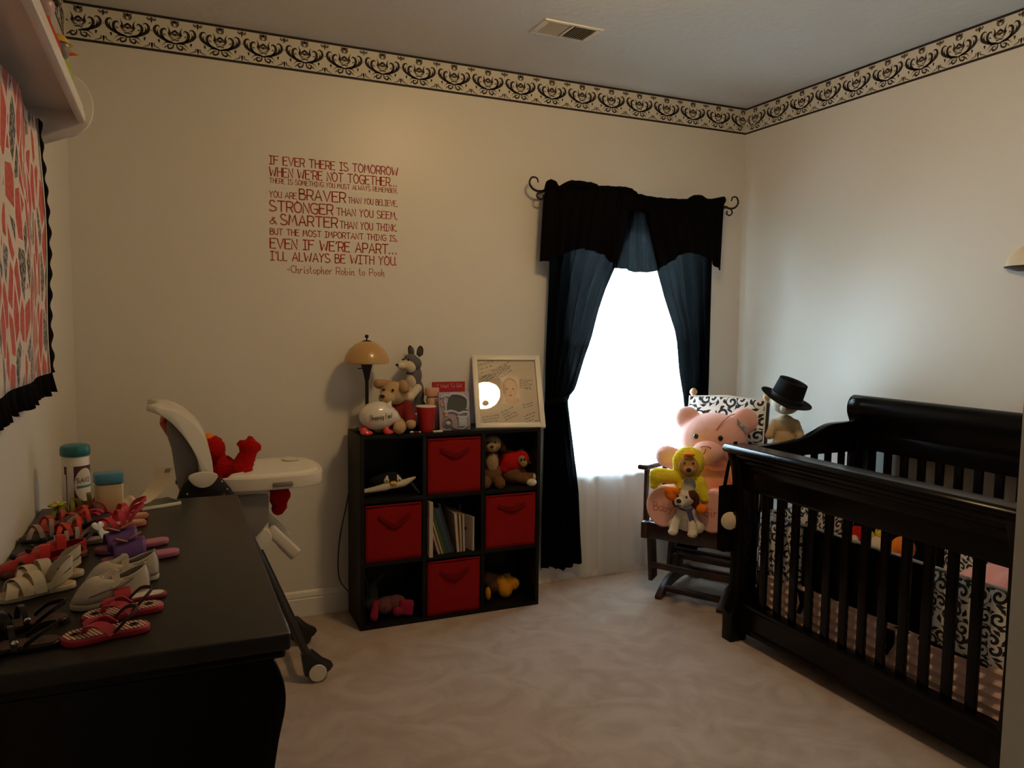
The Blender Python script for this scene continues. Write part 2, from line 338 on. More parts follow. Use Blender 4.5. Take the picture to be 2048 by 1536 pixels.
# window: casing-free drywall return, vinyl frame, two sashes, sill
w = struct(thing('window_1', 'white framed sash window behind the sheer curtain', 'window', (0, 0, 0))); del w['label']; del w['category']
y0, y1 = D+.06, D+.11
g = G(); t = .045
g.box(WX0, WX0+t, y0, y1, WZ0, WZ1).box(WX1-t, WX1, y0, y1, WZ0, WZ1).box(WX0+t, WX1-t, y0, y1, WZ0, WZ0+t).box(WX0+t, WX1-t, y0, y1, WZ1-t, WZ1)
g.build('window_frame', M_trim, w, bevel=.003)
zc = (WZ0+WZ1)/2
for nm, z0, z1, yy in (('sash', WZ0+t, zc+.015, y0+.004), ('sash', zc-.015, WZ1-t, y0+.024)):
    g = G(); s_ = .03; x0, x1 = WX0+t, WX1-t
    g.box(x0, x0+s_, yy, yy+.018, z0, z1).box(x1-s_, x1, yy, yy+.018, z0, z1).box(x0+s_, x1-s_, yy, yy+.018, z0, z0+s_).box(x0+s_, x1-s_, yy, yy+.018, z1-s_, z1)
    so = g.build(nm, M_trim, w, bevel=.002)
    G().box(x0+s_, x1-s_, yy+.007, yy+.010, z0+s_, z1-s_).build('pane', M_glass, so)
G().box(WX0-.0, WX1+.0, D-.018, D+.06, WZ0, WZ0+.02).build('window_sill', M_trim, w, bevel=.005)

# wallpaper border: paper strip, two dark edge bands, printed scroll motifs
M_paper = mat('border_paper', (0.70, 0.66, 0.56), 0.7)
M_print = mat('border_print', (0.016, 0.010, 0.011), 0.7)
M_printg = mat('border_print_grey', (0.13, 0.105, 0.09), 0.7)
BH = .1534
HALF = [([(0, 190), (150, 150), (300, 80), (400, 0), (430, -90), (400, -170), (340, -190), (315, -150)], 50, .9),
        ([(190, 150), (255, 70), (290, -20), (270, -110), (205, -140), (185, -95)], 46, .9),
        ([(125, -30), (115, -110), (150, -205)], 40, .4), ([(35, 195), (50, 285), (130, 320), (160, 250), (100, 225), (75, 265)], 30, .9),
        ([(90, 165), (200, 185), (275, 265)], 36, .3), ([(340, 150), (335, 215)], 36, .5), ([(230, -10), (190, 20)], 22, .5),
        ([(350, 20), (370, -60), (340, -110)], 22, .5), ([(190, 275), (240, 330)], 22, .5), ([(0, -120), (60, -75), (100, -60)], 34, .6)]
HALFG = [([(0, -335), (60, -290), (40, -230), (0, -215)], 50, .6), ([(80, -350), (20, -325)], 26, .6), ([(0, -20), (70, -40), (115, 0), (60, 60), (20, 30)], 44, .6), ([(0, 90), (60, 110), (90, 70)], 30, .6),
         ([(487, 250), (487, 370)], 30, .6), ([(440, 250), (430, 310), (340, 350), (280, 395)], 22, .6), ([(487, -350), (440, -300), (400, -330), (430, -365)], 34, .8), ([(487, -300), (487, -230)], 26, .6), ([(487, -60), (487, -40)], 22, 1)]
def motif(gb, gg, at_, along, nn, cut0, cut1):
    k = .1835/975
    for src, g in ((HALF, gb), (HALFG, gg)):
        for pts, wd, taper in src:
            for sg in (1, -1):
                sp = smoothpts([(sg*x*k, 0, -y*k*.93) for x, y in pts], 3); m = len(sp)
                if len(sp) < 3: continue
                ws = [wd*k*1.35*max(.18, sin(pi*min(1, (.12+.88*i/(m-1)))**taper)) if m > 2 else wd*k for i in range(m)]
                q = [at_ + along*p.x + Vector((0, 0, p.z)) for p in sp]
                if any((x-at_).dot(along) + 0 < cut0 or (x-at_).dot(along) > cut1 for x in q): continue
                ribbon(g, q, nn, ws, .0012)
def border(name, a, b, nn, start):
    a = Vector((*a, H-BH/2)); b = Vector((*b, H-BH/2)); al = (b-a).normalized(); L = (b-a).length; nn = Vector((*nn, 0)); g = G()
    def strip(z0, z1, t0, t1, m, nm, par):
        g = G(); p = [a+al*.001, b-al*.001]
        vs = [q + nn*t + Vector((0, 0, z)) for q in p for t in (t0, t1) for z in (z0, z1)]
        g.add(vs, [(0, 1, 3, 2), (4, 6, 7, 5), (0, 4, 5, 1), (2, 3, 7, 6), (0, 2, 6, 4), (1, 5, 7, 3)]); return g.build(nm, m, par, smooth=False)
    o = struct(strip(-BH/2, BH/2, 0, .0015, M_paper, name, None))
    strip(BH/2-.0105, BH/2, .0015, .0025, M_print, 'edge_band', o); strip(-BH/2, -BH/2+.0105, .0015, .0025, M_print, 'edge_band', o)
    gb, gg = G(), G(); x = start
    while x < L+.1:
        motif(gb, gg, a + al*x + nn*.0012, al, nn, -x+.004, L-x-.004); x += .1835
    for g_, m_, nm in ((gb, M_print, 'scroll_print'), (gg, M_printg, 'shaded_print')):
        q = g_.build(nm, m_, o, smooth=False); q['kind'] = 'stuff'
border('trim_1', (XL, D), (XR, D), (0, -1), .2375-.1835)
border('trim_2', (XR, D), (XR, .5), (-1, 0), .08)
border('trim_3', (XL, YB), (XL, D), (1, 0), .02)

# ceiling register
t_ = thing('ceiling_vent', 'white metal ceiling vent with two louvred openings', 'vent', (1.6385, 3.122, H))
g = G(); hx, hy = .1445, .086
g.box(-hx, hx, -hy, -hy+.020, -.007, 0).box(-hx, hx, hy-.020, hy, -.007, 0).box(-hx, -hx+.028, -hy+.02, hy-.02, -.007, 0).box(hx-.028, hx, -hy+.02, hy-.02, -.007, 0).box(-.007, .007, -hy+.02, hy-.02, -.007, 0)
g.build('frame', M_white, t_, bevel=.003)
G().box(-hx+.028, hx-.028, -hy+.02, hy-.02, -.0012, -.0002).build('duct', mat('dark_duct', (.05, .035, .025), .8), t_)
lv = None
for sd, tilt in ((-1, .7), (1, -.7)):
    for i in range(9):
        x = sd*(.016 + .0118*i + .004)
        if lv is None: lv = G().cbox((0, 0, 0), (.009, 2*hy-.042, .0012)).build('louvre', M_ivory, t_, smooth=False); o = lv
        else: o = lv.copy(); C.objects.link(o); o.parent = t_
        o.location = (x, 0, -.0048); o.rotation_euler = (0, tilt, 0)
G().cbox((hx-.022, -.02, -.0095), (.004, .03, .005)).build('lever', M_white, t_, bevel=.001)

# the ceiling light that lights the room (above the frame; mirrored in the picture glass)
M_dome = bpy.data.materials.new('lit_frosted_glass'); M_dome.use_nodes = True
_b = M_dome.node_tree.nodes['Principled BSDF']; _b.inputs['Base Color'].default_value = (.9, .8, .6, 1); _b.inputs['Emission Color'].default_value = (*LAMP_COL, 1); _b.inputs['Emission Strength'].default_value = LAMP_STR
t_ = thing('ceiling_light', 'frosted glass dome ceiling light with dark finial', 'lamp', (LAMP_POS[0], LAMP_POS[1], H))
G().lathe([(0.02, 0), (.165, 0), (.17, -.012), (.155, -.022), (.02, -.022)], n=32).build('base', M_iron, t_)
G().lathe([(.128, -.024), (.125, -.05), (.108, -.083), (.074, -.109), (.035, -.122), (0, -.124)], n=32).build('glass_dome', M_dome, t_)
G().lathe([(0, -.124), (.026, -.125), (.026, -.135), (.010, -.142), (.012, -.152), (0, -.158)], n=16).build('finial', M_iron, t_)

# ================================================================== WALL THINGS
# quote lettering
t_ = thing('wall_lettering', 'red vinyl quote in tall thin capitals, beige wall left of the curtains', 'wall decal', (0, 0, 0))
X0, X1 = .433, 1.040
def line(runs, z):
    for s, u0, u1, h, sw in runs: words(s, (X0+(X1-X0)*u0, D-.0004, z), (1, 0, 0), (0, 0, 1), h, (X1-X0)*(u1-u0), sw*1.12, 1.5, lambda g: g.build('word', M_decal, t_, smooth=False))
line([('IF EVER THERE IS TOMORROW', 0, 1, .0375, .0042)], 2.158)
line([("WHEN WE'RE NOT TOGETHER...", 0, 1, .0405, .0042)], 2.104)
line([('THERE IS SOMETHING YOU MUST ALWAYS REMEMBER,', 0, 1, .022, .0024)], 2.073)
line([('YOU ARE', 0, .2, .027, .003), ('BRAVER', .22, .575, .047, .0052), ('THAN YOU BELIEVE,', .597, 1, .027, .003)], 2.008)
line([('STRONGER', 0, .475, .047, .0052), ('THAN YOU SEEM,', .505, 1, .034, .0036)], 1.946)
line([('&', 0, .05, .030, .0036), ('SMARTER', .08, .51, .047, .0052), ('THAN YOU THINK.', .53, 1, .033, .0036)], 1.886)
line([('BUT THE MOST IMPORTANT THING IS,', 0, 1, .0275, .0034)], 1.838)
line([("EVEN IF WE'RE APART...", 0, 1, .045, .0050)], 1.775)
line([("I'LL ALWAYS BE WITH YOU.", 0, 1, .040, .0044)], 1.720)
line([('-Christopher Robin to Pooh', .125, .89, .034, .0026)], 1.664)

# white wall shelf with rounded end bracket
M_shelf = mat('shelf_paint', (0.74, 0.69, 0.64), 0.3)
t_ = thing('wall_shelf', 'white wall shelf with scalloped end bracket above the coral blanket', 'shelf', (XL, 1.2, 1.99))
SD = .175; SY = 1.19
G().box(.001, SD, -.75, SY, 0, .018).build('board', M_shelf, t_, bevel=.003)
G().box(SD-.016, SD+.004, -.75, SY, -.028, .0).build('front_lip', M_shelf, t_, bevel=.005)
def bracket(y):
    pts = smoothpts([(0, -.17), (.03, -.155), (.07, -.10), (.12, -.075), (.165, -.055), (.192, -.02), (.198, .03), (.18, .075), (.14, .10), (.08, .105), (0, .105)], 4)
    return G().prism([(p.x, p.y) for p in pts], y, y+.016, 'xz').build('end_bracket', M_shelf, t_, bevel=.003)
bracket(SY); bracket(-.77)
G().box(.001, .010, -.75, SY, -.09, .0).build('back_rail', M_shelf, t_, bevel=.002)
pg = None
for y in (-.4, .2, .8, 1.1):
    G().tube([(.010, y, -.05), (.05, y, -.052), (.062, y, -.045)], [.008, .007, .010], 10).build('peg', M_shelf, t_)
# figures on the shelf, seen over its lip
t_ = thing('figurine', 'glossy red figurine with dark cap on the wall shelf, nearer of the two', 'figurine', (XL+.118, 2.13, 2.008), .3, scale=.78)
M_rg = mat('red_gloss', (.45, .03, .015), .25); M_gg = mat('lime_gloss', (.32, .42, .04), .25); M_yg = mat('yellow_gloss', (.65, .42, .06), .25)
G().lathe([(.0, 0), (.045, 0), (.052, .04), (.045, .10), (.025, .15), (.02, .17), (0, .17)], n=20).build('body', M_rg, t_)
G().ell((0, 0, .20), (.036, .036, .038)).build('head', mat('pale_glaze', (.45, .30, .30), .3), t_); G().lathe([(.045, 0), (.036, .012), (.03, .03), (0, .045)], (0, 0, .215), 18).build('cap', M_black, t_)
t_ = thing('figurine', 'small green and yellow bird figurine with orange beak on the shelf end', 'figurine', (XL+.135, 2.285, 2.008), .25)
blob('body', [(0, 0, .045, .028, .034, .045), (0, .02, .04, .022, .03, .03)], M_gg, t_, .004)
blob('head', [(0, -.005, .105, .024, .026, .026)], M_greyp, t_, .004)
G().lathe([(.03, 0), (.022, .010), (.012, .022), (0, .026)], (0, 0, .120), 16).build('cap', M_yg, t_)
G().lathe([(.007, 0), (0, .022)], (.02, -.01, .10), 10, axis=(1, -.2, -.1)).build('beak', mat('orange_glaze', (.75, .16, .02), .4), t_)
dot('eye', t_, (.012, -.026, .112), .005, M_white)

# coral blanket with black ruffle hanging below the shelf
def drop_mat():
    m = mat('coral_drop_print', (0.66, .58, .50), .95, sheen=.2); nt = m.node_tree; b = nt.nodes['Principled BSDF']
    tc = N(nt, 'ShaderNodeTexCoord'); mp = N(nt, 'ShaderNodeMapping'); mp.inputs['Scale'].default_value = (0, 21, 8.5)
    wv = N(nt, 'ShaderNodeTexNoise'); wv.inputs['Scale'].default_value = 3; 
    nt.links.new(tc.outputs['Object'], mp.inputs[0])
    e = N(nt, 'ShaderNodeTexVoronoi', feature='DISTANCE_TO_EDGE'); e.inputs['Scale'].default_value = 1; e.inputs['Randomness'].default_value = .8
    c = N(nt, 'ShaderNodeTexVoronoi', feature='F1'); c.inputs['Scale'].default_value = 1; c.inputs['Randomness'].default_value = .8
    nt.links.new(mp.outputs[0], e.inputs['Vector']); nt.links.new(mp.outputs[0], c.inputs['Vector'])
    sc = N(nt, 'ShaderNodeSeparateXYZ'); nt.links.new(c.outputs['Color'], sc.inputs[0])
    n = N(nt, 'ShaderNodeTexNoise'); n.inputs['Scale'].default_value = 95; n.inputs['Detail'].default_value = 5; nt.links.new(tc.outputs['Object'], n.inputs['Vector'])
    rg = N(nt, 'ShaderNodeValToRGB'); rg.color_ramp.elements[0].position = .45; rg.color_ramp.elements[1].position = .55
    rg.color_ramp.elements[0].color = (.05, .05, .055, 1); rg.color_ramp.elements[1].color = (.30, .29, .28, 1); nt.links.new(n.outputs['Fac'], rg.inputs[0])
    rc = N(nt, 'ShaderNodeValToRGB'); rc.color_ramp.elements[0].position = .4; rc.color_ramp.elements[1].position = .6
    rc.color_ramp.elements[0].color = (.50, .050, .038, 1); rc.color_ramp.elements[1].color = (.60, .11, .08, 1); nt.links.new(n.outputs['Fac'], rc.inputs[0])
    a = N(nt, 'ShaderNodeMix', data_type='RGBA'); nt.links.new(mth(nt, 'GREATER_THAN', sc.outputs[0], .70), a.inputs[0]); nt.links.new(rc.outputs[0], a.inputs[6]); nt.links.new(rg.outputs[0], a.inputs[7])
    b2 = N(nt, 'ShaderNodeMix', data_type='RGBA'); nt.links.new(mth(nt, 'LESS_THAN', e.outputs['Distance'], .085), b2.inputs[0]); nt.links.new(a.outputs[2], b2.inputs[6]); b2.inputs[7].default_value = (.70, .60, .52, 1)
    nt.links.new(b2.outputs[2], b.inputs['Base Color']); return m
t_ = thing('baby_blanket', 'coral and grey drop patterned blanket with black ruffle, hung under the wall shelf', 'blanket', (XL+.072, 1.2, 1.95))
def bl(u, v):
    y = .35 + (1.14-.35)*u + .06*u*v; z = -.66*v
    return Vector((.006*sin(u*13)+.004*sin(v*7+u*5), y, z))
G().grid(bl, 40, 30).build('cloth', drop_mat(), t_, solid=.006)
def rf(u, v):       # ruffle down the far edge
    p = bl(1, v); w_ = .035 + .018*min(1, v*1.3)
    return p + Vector((.007+.003*sin(v*75+u)*u, -.006+(w_+.006)*u+.004*sin(v*48)*u, 0))
def rb(u, v):
    p = bl(u*1.04, 1); return p + Vector((.010*sin(u*70)*v, .035*v*u, -.058*v - .004*sin(u*50)*v))
G().grid(rf, 4, 90).build('side_ruffle', M_drape2, t_, solid=.002); G().grid(rb, 90, 4).build('bottom_ruffle', M_drape2, t_, solid=.002)

# something on the right wall, cut by the frame: cream half shade over a dark bracket
t_ = thing('wall_sconce', 'cream half-dome wall ornament on a dark bracket, cut by the right frame edge', 'wall lamp', (XR, 1.985, 1.700), 0)
G().lathe([(.118, 0), (.112, .03), (.09, .06), (.05, .082), (0, .088)], n=28, sx=.55).build('shade', mat('cream_glass', (.70, .56, .38), .35), t_)
G().lathe([(.02, -.022), (.07, -.020), (.124, -.004), (.122, .0), (.02, .0)], n=28, sx=.55).build('bracket', M_iron, t_)

# lamp cord down the wall
g = G(); g.tube(smoothpts([(.805, D-.035, .914), (.795, D-.012, .75), (.789, D-.010, .597), (.752, D-.010, .412), (.737, D-.010, .287), (.739, D-.022, .173), (.775, D-.022, .11), (.80, D-.022, .09)], 5), .003, 6)
tag(g.build('lamp_cord', M_blackp), 'black lamp cord hanging down the wall beside the cube organizer', 'cord')

# ================================================================== WINDOW DRESSING
t_ = thing('curtain_rod', 'black iron curtain rod with curled scroll ends', 'curtain rod', (2.40, D-.085, 2.135))
G().tube([(-.60, 0, 0), (.60, 0, 0)], .008, 10).build('rod', M_iron, t_)
for sg in (-1, 1):
    sc = smoothpts([(sg*.59, 0, 0), (sg*.63, 0, -.006), (sg*.665, 0, .006), (sg*.682, 0, .035), (sg*.668, 0, .062), (sg*.640, 0, .060), (sg*.632, 0, .038)], 6)
    G().tube(sc, [.007-.003*i/len(sc) for i in range(len(sc))], 8).build('large_scroll', M_iron, t_)
    sc = smoothpts([(sg*.63, 0, -.008), (sg*.640, 0, -.030), (sg*.622, 0, -.046), (sg*.600, 0, -.038), (sg*.604, 0, -.022)], 6)
    G().tube(sc, .0045, 8).build('small_scroll', M_iron, t_)
    G().tube([(sg*.595, 0, 0), (sg*.595, .05, -.005), (sg*.595, .084, -.005)], .006, 8).build('wall_bracket', M_iron, t_)
def interp(tab, z):
    tab = sorted(tab)
    if z <= tab[0][0]: return tab[0][1]
    for (a, xa), (b, xb) in zip(tab, tab[1:]):
        if z <= b: return xa + (xb-xa)*(z-a)/(b-a)
    return tab[-1][1]
LL = [(.07, 1.82), (.49, 1.822), (1.03, 1.842), (1.67, 1.846), (2.12, 1.846)]
LR = [(.07, 2.092), (.519, 2.05), (.761, 2.006), (1.0, 1.962), (1.04, 1.962), (1.088, 2.007), (1.254, 2.062), (1.366, 2.106), (1.511, 2.147), (1.632, 2.191), (1.754, 2.249), (1.95, 2.34), (2.12, 2.38)]
RL = [(.07, 2.72), (.6, 2.75), (.98, 2.762), (1.0, 2.756), (1.182, 2.715), (1.336, 2.695), (1.411, 2.675), (1.502, 2.633), (1.601, 2.588), (1.746, 2.532), (1.95, 2.46), (2.12, 2.42)]
RR = [(.07, 2.94), (.8, 2.90), (1.061, 2.906), (1.7, 2.909), (2.12, 2.91)]
def drape(name, lab, A, B, inner_right, nf):
    def f(u, v):
        z = 2.13 - (2.13-.095)*v; xa, xb = interp(A, z), interp(B, z)
        if z < .2: z += .012*sin(u*9) - .02*u*(1 if inner_right else -1)*0
        fold = sin(2*pi*nf*u + .8*sin(v*4)) * (.020 if z > 1.0 else .026) * (.6+.4*sin(pi*min(1, v*1.2)))
        return Vector((xa + (xb-xa)*u + .004*sin(40*u+9*v), D-.075 + fold, z))
    t_ = thing(name, lab, 'curtain', (0, 0, 0))
    G().grid(f, 90, 70).build('panel', M_drape, t_)
    z = 1.03; xa, xb = interp(A, z), interp(B, z); pts = []
    for i in range(25): a = 2*pi*i/24; pts.append(((xa+xb)/2 + (xb-xa)/2*1.04*cos(a), D-.075 + .034*sin(a), z + .010*cos(a)*(1 if inner_right else -1)))
    G().strap(pts, (0, 0, 1), .028, .003).build('tie_band', M_drape2, t_)
drape('drape', 'black semi-sheer drape tied back on the left side of the window', LL, LR, True, 5.5)
drape('drape', 'black semi-sheer drape tied back on the right side of the window', RL, RR, False, 4.5)
def shf(u, v):
    x = 1.98 + .93*u; z = 2.11 - 2.075*v
    y = D-.030 + .012*sin(u*26+.5*sin(v*3)) + .010*sin(u*61)
    return Vector((x + .02*sin(u*26)*v*.5, min(y, D-.020), z + (.02*sin(u*26+1)-.01 if v > .98 else 0)))
def sh2(u, v):          # the fold that hangs doubled in the middle
    x = 2.195 + .13*u; z = 2.11 - 2.095*v
    return Vector((x+.01*v*u, D-.050 + .006*sin(u*9), z))
t_ = thing('sheer_curtain', 'white see-through voile curtain across the bright window down to the carpet', 'curtain', (0, 0, 0))
G().grid(shf, 120, 30).build('panel', M_sheer, t_); G().grid(sh2, 12, 20).build('doubled_fold', M_sheer, t_)
# valance: gathered top, two lined swags and a thin triangle between them
t_ = thing('valance', 'black gathered valance with two swags and a pointed sheer centre', 'valance', (0, 0, 0))
TOP = [(1.79, 2.13), (1.805, 2.18), (1.83, 2.192), (1.863, 2.176), (1.878, 2.160), (1.922, 2.186), (1.951, 2.197), (2.066, 2.196), (2.119, 2.182), (2.20, 2.186), (2.282, 2.188), (2.34, 2.171), (2.357, 2.156), (2.455, 2.147), (2.60, 2.150), (2.691, 2.154), (2.742, 2.181), (2.80, 2.185), (2.84, 2.165), (2.88, 2.172), (2.965, 2.192)]
def piece(name, m, side, bot, xl, xr, y, solid, nf=7, topz=None):
    def f(u, v):
        xt = xl[0] + (xr[0]-xl[0])*u; xb = xl[1] + (xr[1]-xl[1])*u
        zt = interp(TOP, xt) if topz is None else interp(topz, xt); zb = interp(bot, xb); x = xt + (xb-xt)*v**.8
        puff = .018*sin(pi*min(1, v*9)) if topz is None else 0
        return Vector((x, y - puff + (.012*sin(u*nf*6.28)+.006*sin(u*nf*14))*(.5+.5*v), zt + (zb-zt)*v))
    return G().grid(f, 80, 40).build(name, m, t_, solid=solid)
LB = [(1.772, 1.765), (1.80, 1.768), (1.83, 1.766), (1.86, 1.79), (1.90, 1.803), (1.96, 1.83), (2.019, 1.843), (2.08, 1.835), (2.143, 1.82), (2.19, 1.79), (2.24, 1.752)]
RB = [(2.511, 1.749), (2.55, 1.775), (2.601, 1.80), (2.66, 1.84), (2.709, 1.856), (2.77, 1.852), (2.826, 1.841), (2.888, 1.821), (2.907, 1.785), (2.941, 1.762)]
piece('left_swag', M_drape2, -1, LB, (1.79, 1.772), (2.345, 2.24), D-.112, .003)
piece('right_swag', M_drape2, 1, RB, (2.365, 2.511), (2.955, 2.941), D-.112, .003)
piece('heading', M_drape2, 0, [(2.2, 2.06), (2.5, 2.06)], (2.25, 2.27), (2.47, 2.45), D-.118, .003, 3)
piece('centre_point', M_drape, 0, [(2.22, 1.752), (2.295, 1.746), (2.363, 1.732), (2.452, 1.733), (2.53, 1.749)], (2.28, 2.22), (2.44, 2.53), D-.100, 0, 3, [(2.2, 2.12), (2.5, 2.12)])

# ================================================================== DRESSER
DZ = .86
t_ = thing('dresser', 'low black dresser along the left wall, its top covered with small shoes', 'dresser', (-.088, 2.055, 0))
hx, hy = .283, .622
G().box(-hx+.0, hx, -hy, hy, DZ-.034, DZ).build('top', M_dresser, t_, bevel=.006, seg=3)
G().box(-hx+.0, hx-.008, -hy+.008, hy-.008, DZ-.052, DZ-.034).build('top_moulding', M_espresso, t_, bevel=.008)
# side panels with the bowed sleigh profile on the front edge
prof = smoothpts([(hx-.030, DZ-.052), (hx-.012, DZ-.10), (hx-.010, DZ-.15), (hx-.024, DZ-.22), (hx-.036, DZ-.32), (hx-.040, DZ-.5), (hx-.038, .16), (hx-.02, .05), (hx-.018, 0)], 4)
pp = [(p.x, p.y) for p in prof] + [(hx-.08, 0), (hx-.10, .07), (-hx+.08, .07), (-hx+.06, 0), (-hx+.005, 0), (-hx+.005, DZ-.052)]
for y in (-hy+.012, hy-.040): G().prism(pp, y, y+.028, 'xz').build('side_panel', M_espresso, t_, bevel=.003)
G().box(-hx+.02, hx-.075, -hy+.04, hy-.04, .10, DZ-.052).build('case', M_espresso, t_)
for i, (z0, z1) in enumerate(((.11, .33), (.34, .56), (.57, .78))):
    for y0 in (-hy+.045, .004):
        d = G().box(hx-.075, hx-.055, y0, y0+hy-.049, z0, z1).build('drawer', M_espresso, t_, bevel=.004)
        for yy in (.16, .41): G().lathe([(.006, 0), (.006, .012), (.015, .020), (.013, .028), (0, .031)], (hx-.055, y0+yy, (z0+z1)/2), 14, axis=(1, 0, 0)).build('knob', M_iron, d)

# ================================================================== CRIB
CX0, CX1, CY0, CY1 = 2.38, 3.09, 1.41, 2.745
t_ = thing('crib', 'black wooden baby crib with slatted sides and a high sleigh back', 'crib', (CX0, CY1, 0))
def loc(g): 
    g.v = [(x-CX0, y-CY1, z) for x, y, z in g.v]; return g
post = [(2.298, .895), (2.300, .868), (2.310, .84), (2.325, .80), (2.335, .74), (2.338, .60), (2.342, .42), (2.338, .26), (2.330, .19), (2.312, .150), (2.306, .12), (2.306, 0), (2.395, 0), (2.400, .13), (2.405, .20), (2.41, .895)]
for y in (CY1-.065, CY0): loc(G().prism(post, y, y+.065, 'xz')).build('front_post', M_espresso, t_, bevel=.004)
bpost = [(3.045, 0), (3.045, .80), (3.05, 1.00), (3.035, 1.06), (3.05, 1.10), (3.09, 1.108), (3.125, 1.09), (3.135, 1.05), (3.12, .98), (3.125, .8), (3.125, 0)]
for y in (CY1-.065, CY0): loc(G().prism(bpost, y, y+.065, 'xz')).build('back_post', M_espresso, t_, bevel=.004)
# front: rolled cap, stepped moulding, deep top panel
cap = [(2.284, .880), (2.282, .893), (2.290, .903), (2.30, .908), (2.34, .905), (2.40, .905), (2.415, .895), (2.415, .875), (2.395, .868), (2.32, .866), (2.298, .868)]
loc(G().prism(cap, CY0-.01, CY1+.012, 'xz')).build('front_cap_rail', M_espresso, t_, bevel=.003)
mold = [(2.30, .868), (2.306, .855), (2.322, .843), (2.325, .832), (2.338, .822), (2.342, .805), (2.352, .790), (2.354, .715), (2.358, .703), (2.395, .703), (2.395, .868)]
loc(G().prism(mold, CY0+.06, CY1-.06, 'xz')).build('front_top_panel', M_espresso, t_, bevel=.002)
lowr = [(2.345, .055), (2.345, .075), (2.352, .085), (2.352, .165), (2.345, .175), (2.345, .190), (2.40, .190), (2.40, .055)]
loc(G().prism(lowr, CY0+.06, CY1-.06, 'xz')).build('front_bottom_rail', M_espresso, t_, bevel=.002)
sl = None
gaps = 2.632
ys = [2.632 - .0882*i - .070 for i in range(13)]
for y in ys[:12]:
    if sl is None: sl = loc(G().box(2.366, 2.384, -.018, .018, .185, .71)).build('slat', M_espresso, t_, bevel=.003); o = sl; sl.data.transform(Matrix.Translation((0, CY1, 0)))
    else: o = sl.copy(); C.objects.link(o); o.parent = t_
    o.location = (0, y-CY1, 0)
# end panels, S-curved top
top = smoothpts([(2.40, .895), (2.46, .896), (2.56, .900), (2.64, .906), (2.72, .920), (2.80, .948), (2.86, .972), (2.92, .982), (3.05, .985)], 4)
for y in (CY1-.050, CY0+.010):
    pts = [(p.x, p.y) for p in top] + [(3.05, .838), (2.72, .838), (2.62, .83), (2.40, .80)]
    loc(G().prism(pts, y, y+.040, 'xz')).build('end_top_panel', M_espresso, t_, bevel=.003)
    loc(G().box(2.40, 3.05, y+.004, y+.036, .10, .22)).build('end_bottom_rail', M_espresso, t_, bevel=.003)
    for k in range(7):
        x = 3.012 - .088*k - .037
        q = loc(G().box(x-.019+.002, x+.019, y+.012, y+.028, .21, .845)).build('slat', M_espresso, t_, bevel=.003)
# back: rolled top board over slats
roll = smoothpts([(3.075, .935), (3.068, .96), (3.050, 1.00), (3.038, 1.035), (3.042, 1.075), (3.065, 1.103), (3.095, 1.110), (3.128, 1.095), (3.140, 1.06), (3.132, 1.01), (3.118, .97), (3.112, .935)], 3)
loc(G().prism([(p.x, p.y) for p in roll], CY0-.006, CY1+.006, 'xz')).build('back_top_roll', M_espresso, t_, angle=50)
loc(G().box(3.078, 3.112, CY0+.06, CY1-.06, .85, .94)).build('back_top_panel', M_espresso, t_, bevel=.003)
loc(G().box(3.078, 3.112, CY0+.06, CY1-.06, .10, .22)).build('back_bottom_rail', M_espresso, t_, bevel=.003)
for i in range(13):
    y = 2.638 - .0895*i
    if y < CY0+.09: break
    loc(G().box(3.086, 3.104, y-.018, y+.018, .21, .86)).build('slat', M_espresso, t_, bevel=.003)
loc(G().box(2.442, 3.076, CY0+.07, CY1-.07, .235, .262)).build('mattress_base', M_espresso, t_)
M_mat = mat('mattress_ticking', (.60, .50, .46), .9)
M_dam = damask('damask_cloth', 16, 'YZ'); M_damx = damask('damask_cloth_x', 16, 'XZ')
m_ = thing('crib_mattress', 'pale pink sheeted mattress inside the black crib', 'mattress', (2.735, 2.08, .263))
G().box(-.285, .30, -.59, .59, 0, .135).build('mattress', mat('pink_sheet', (.62, .42, .38), .9, bump=(12, .3, .01)), m_, bevel=.03, seg=4)
# bumper: three stuffed front sections (damask, black, damask), ends and back
b_ = thing('crib_bumper', 'padded crib bumper, black in the middle and black and white damask at its ends', 'crib bumper', (2.735, 2.08, .30))
def pad(name, p0, p1, z0, z1, nrm, m, puff=.020):
    a, c = Vector((*p0, 0)), Vector((*p1, 0)); nn = Vector((*nrm, 0)); off = Vector((2.735, 2.08, .30))
    def f(s):
        def q(u, v):
            e = min(1, 5*min(u, 1-u))**.5 * min(1, 4*min(v, 1-v))**.5
            p = a.lerp(c, u) + nn*s*(.004+puff*e*(1+.15*sin(u*40))); p.z = z0 + (z1-z0)*v + .004*sin(u*25)*(v-.3); return p-off
        return q
    g = G(); g.grid(f(1), 40, 10); g.grid(f(-1), 40, 10); return g.build(name, m, b_, smooth=True, angle=80)
FX = 2.433
pad('damask_section', (FX, 2.655), (FX, 2.40), .325, .600, (1, 0), M_dam)
pad('black_section', (FX, 2.395), (FX, 1.835), .335, .600, (1, 0), M_drape2)
pad('damask_section', (FX, 1.83), (FX, 1.50), .335, .600, (1, 0), M_dam)
pad('black_section', (3.045, 2.655), (3.045, 2.20), .40, .62, (1, 0), M_drape2)
pad('damask_section', (3.045, 2.195), (3.045, 1.50), .40, .62, (1, 0), M_dam)
pad('damask_section', (2.46, 2.665), (3.02, 2.665), .40, .60, (0, 1), M_damx)
for (ya, yb) in ((2.655, 2.40), (1.83, 1.50)):
    G().tube([(FX-2.735-.006, ya-2.08, .028+ (0 if ya > 2 else .008)), (FX-2.735-.006, yb-2.08, .028+(0 if ya > 2 else .008))], .007, 8).build('piping', M_drape2, b_)
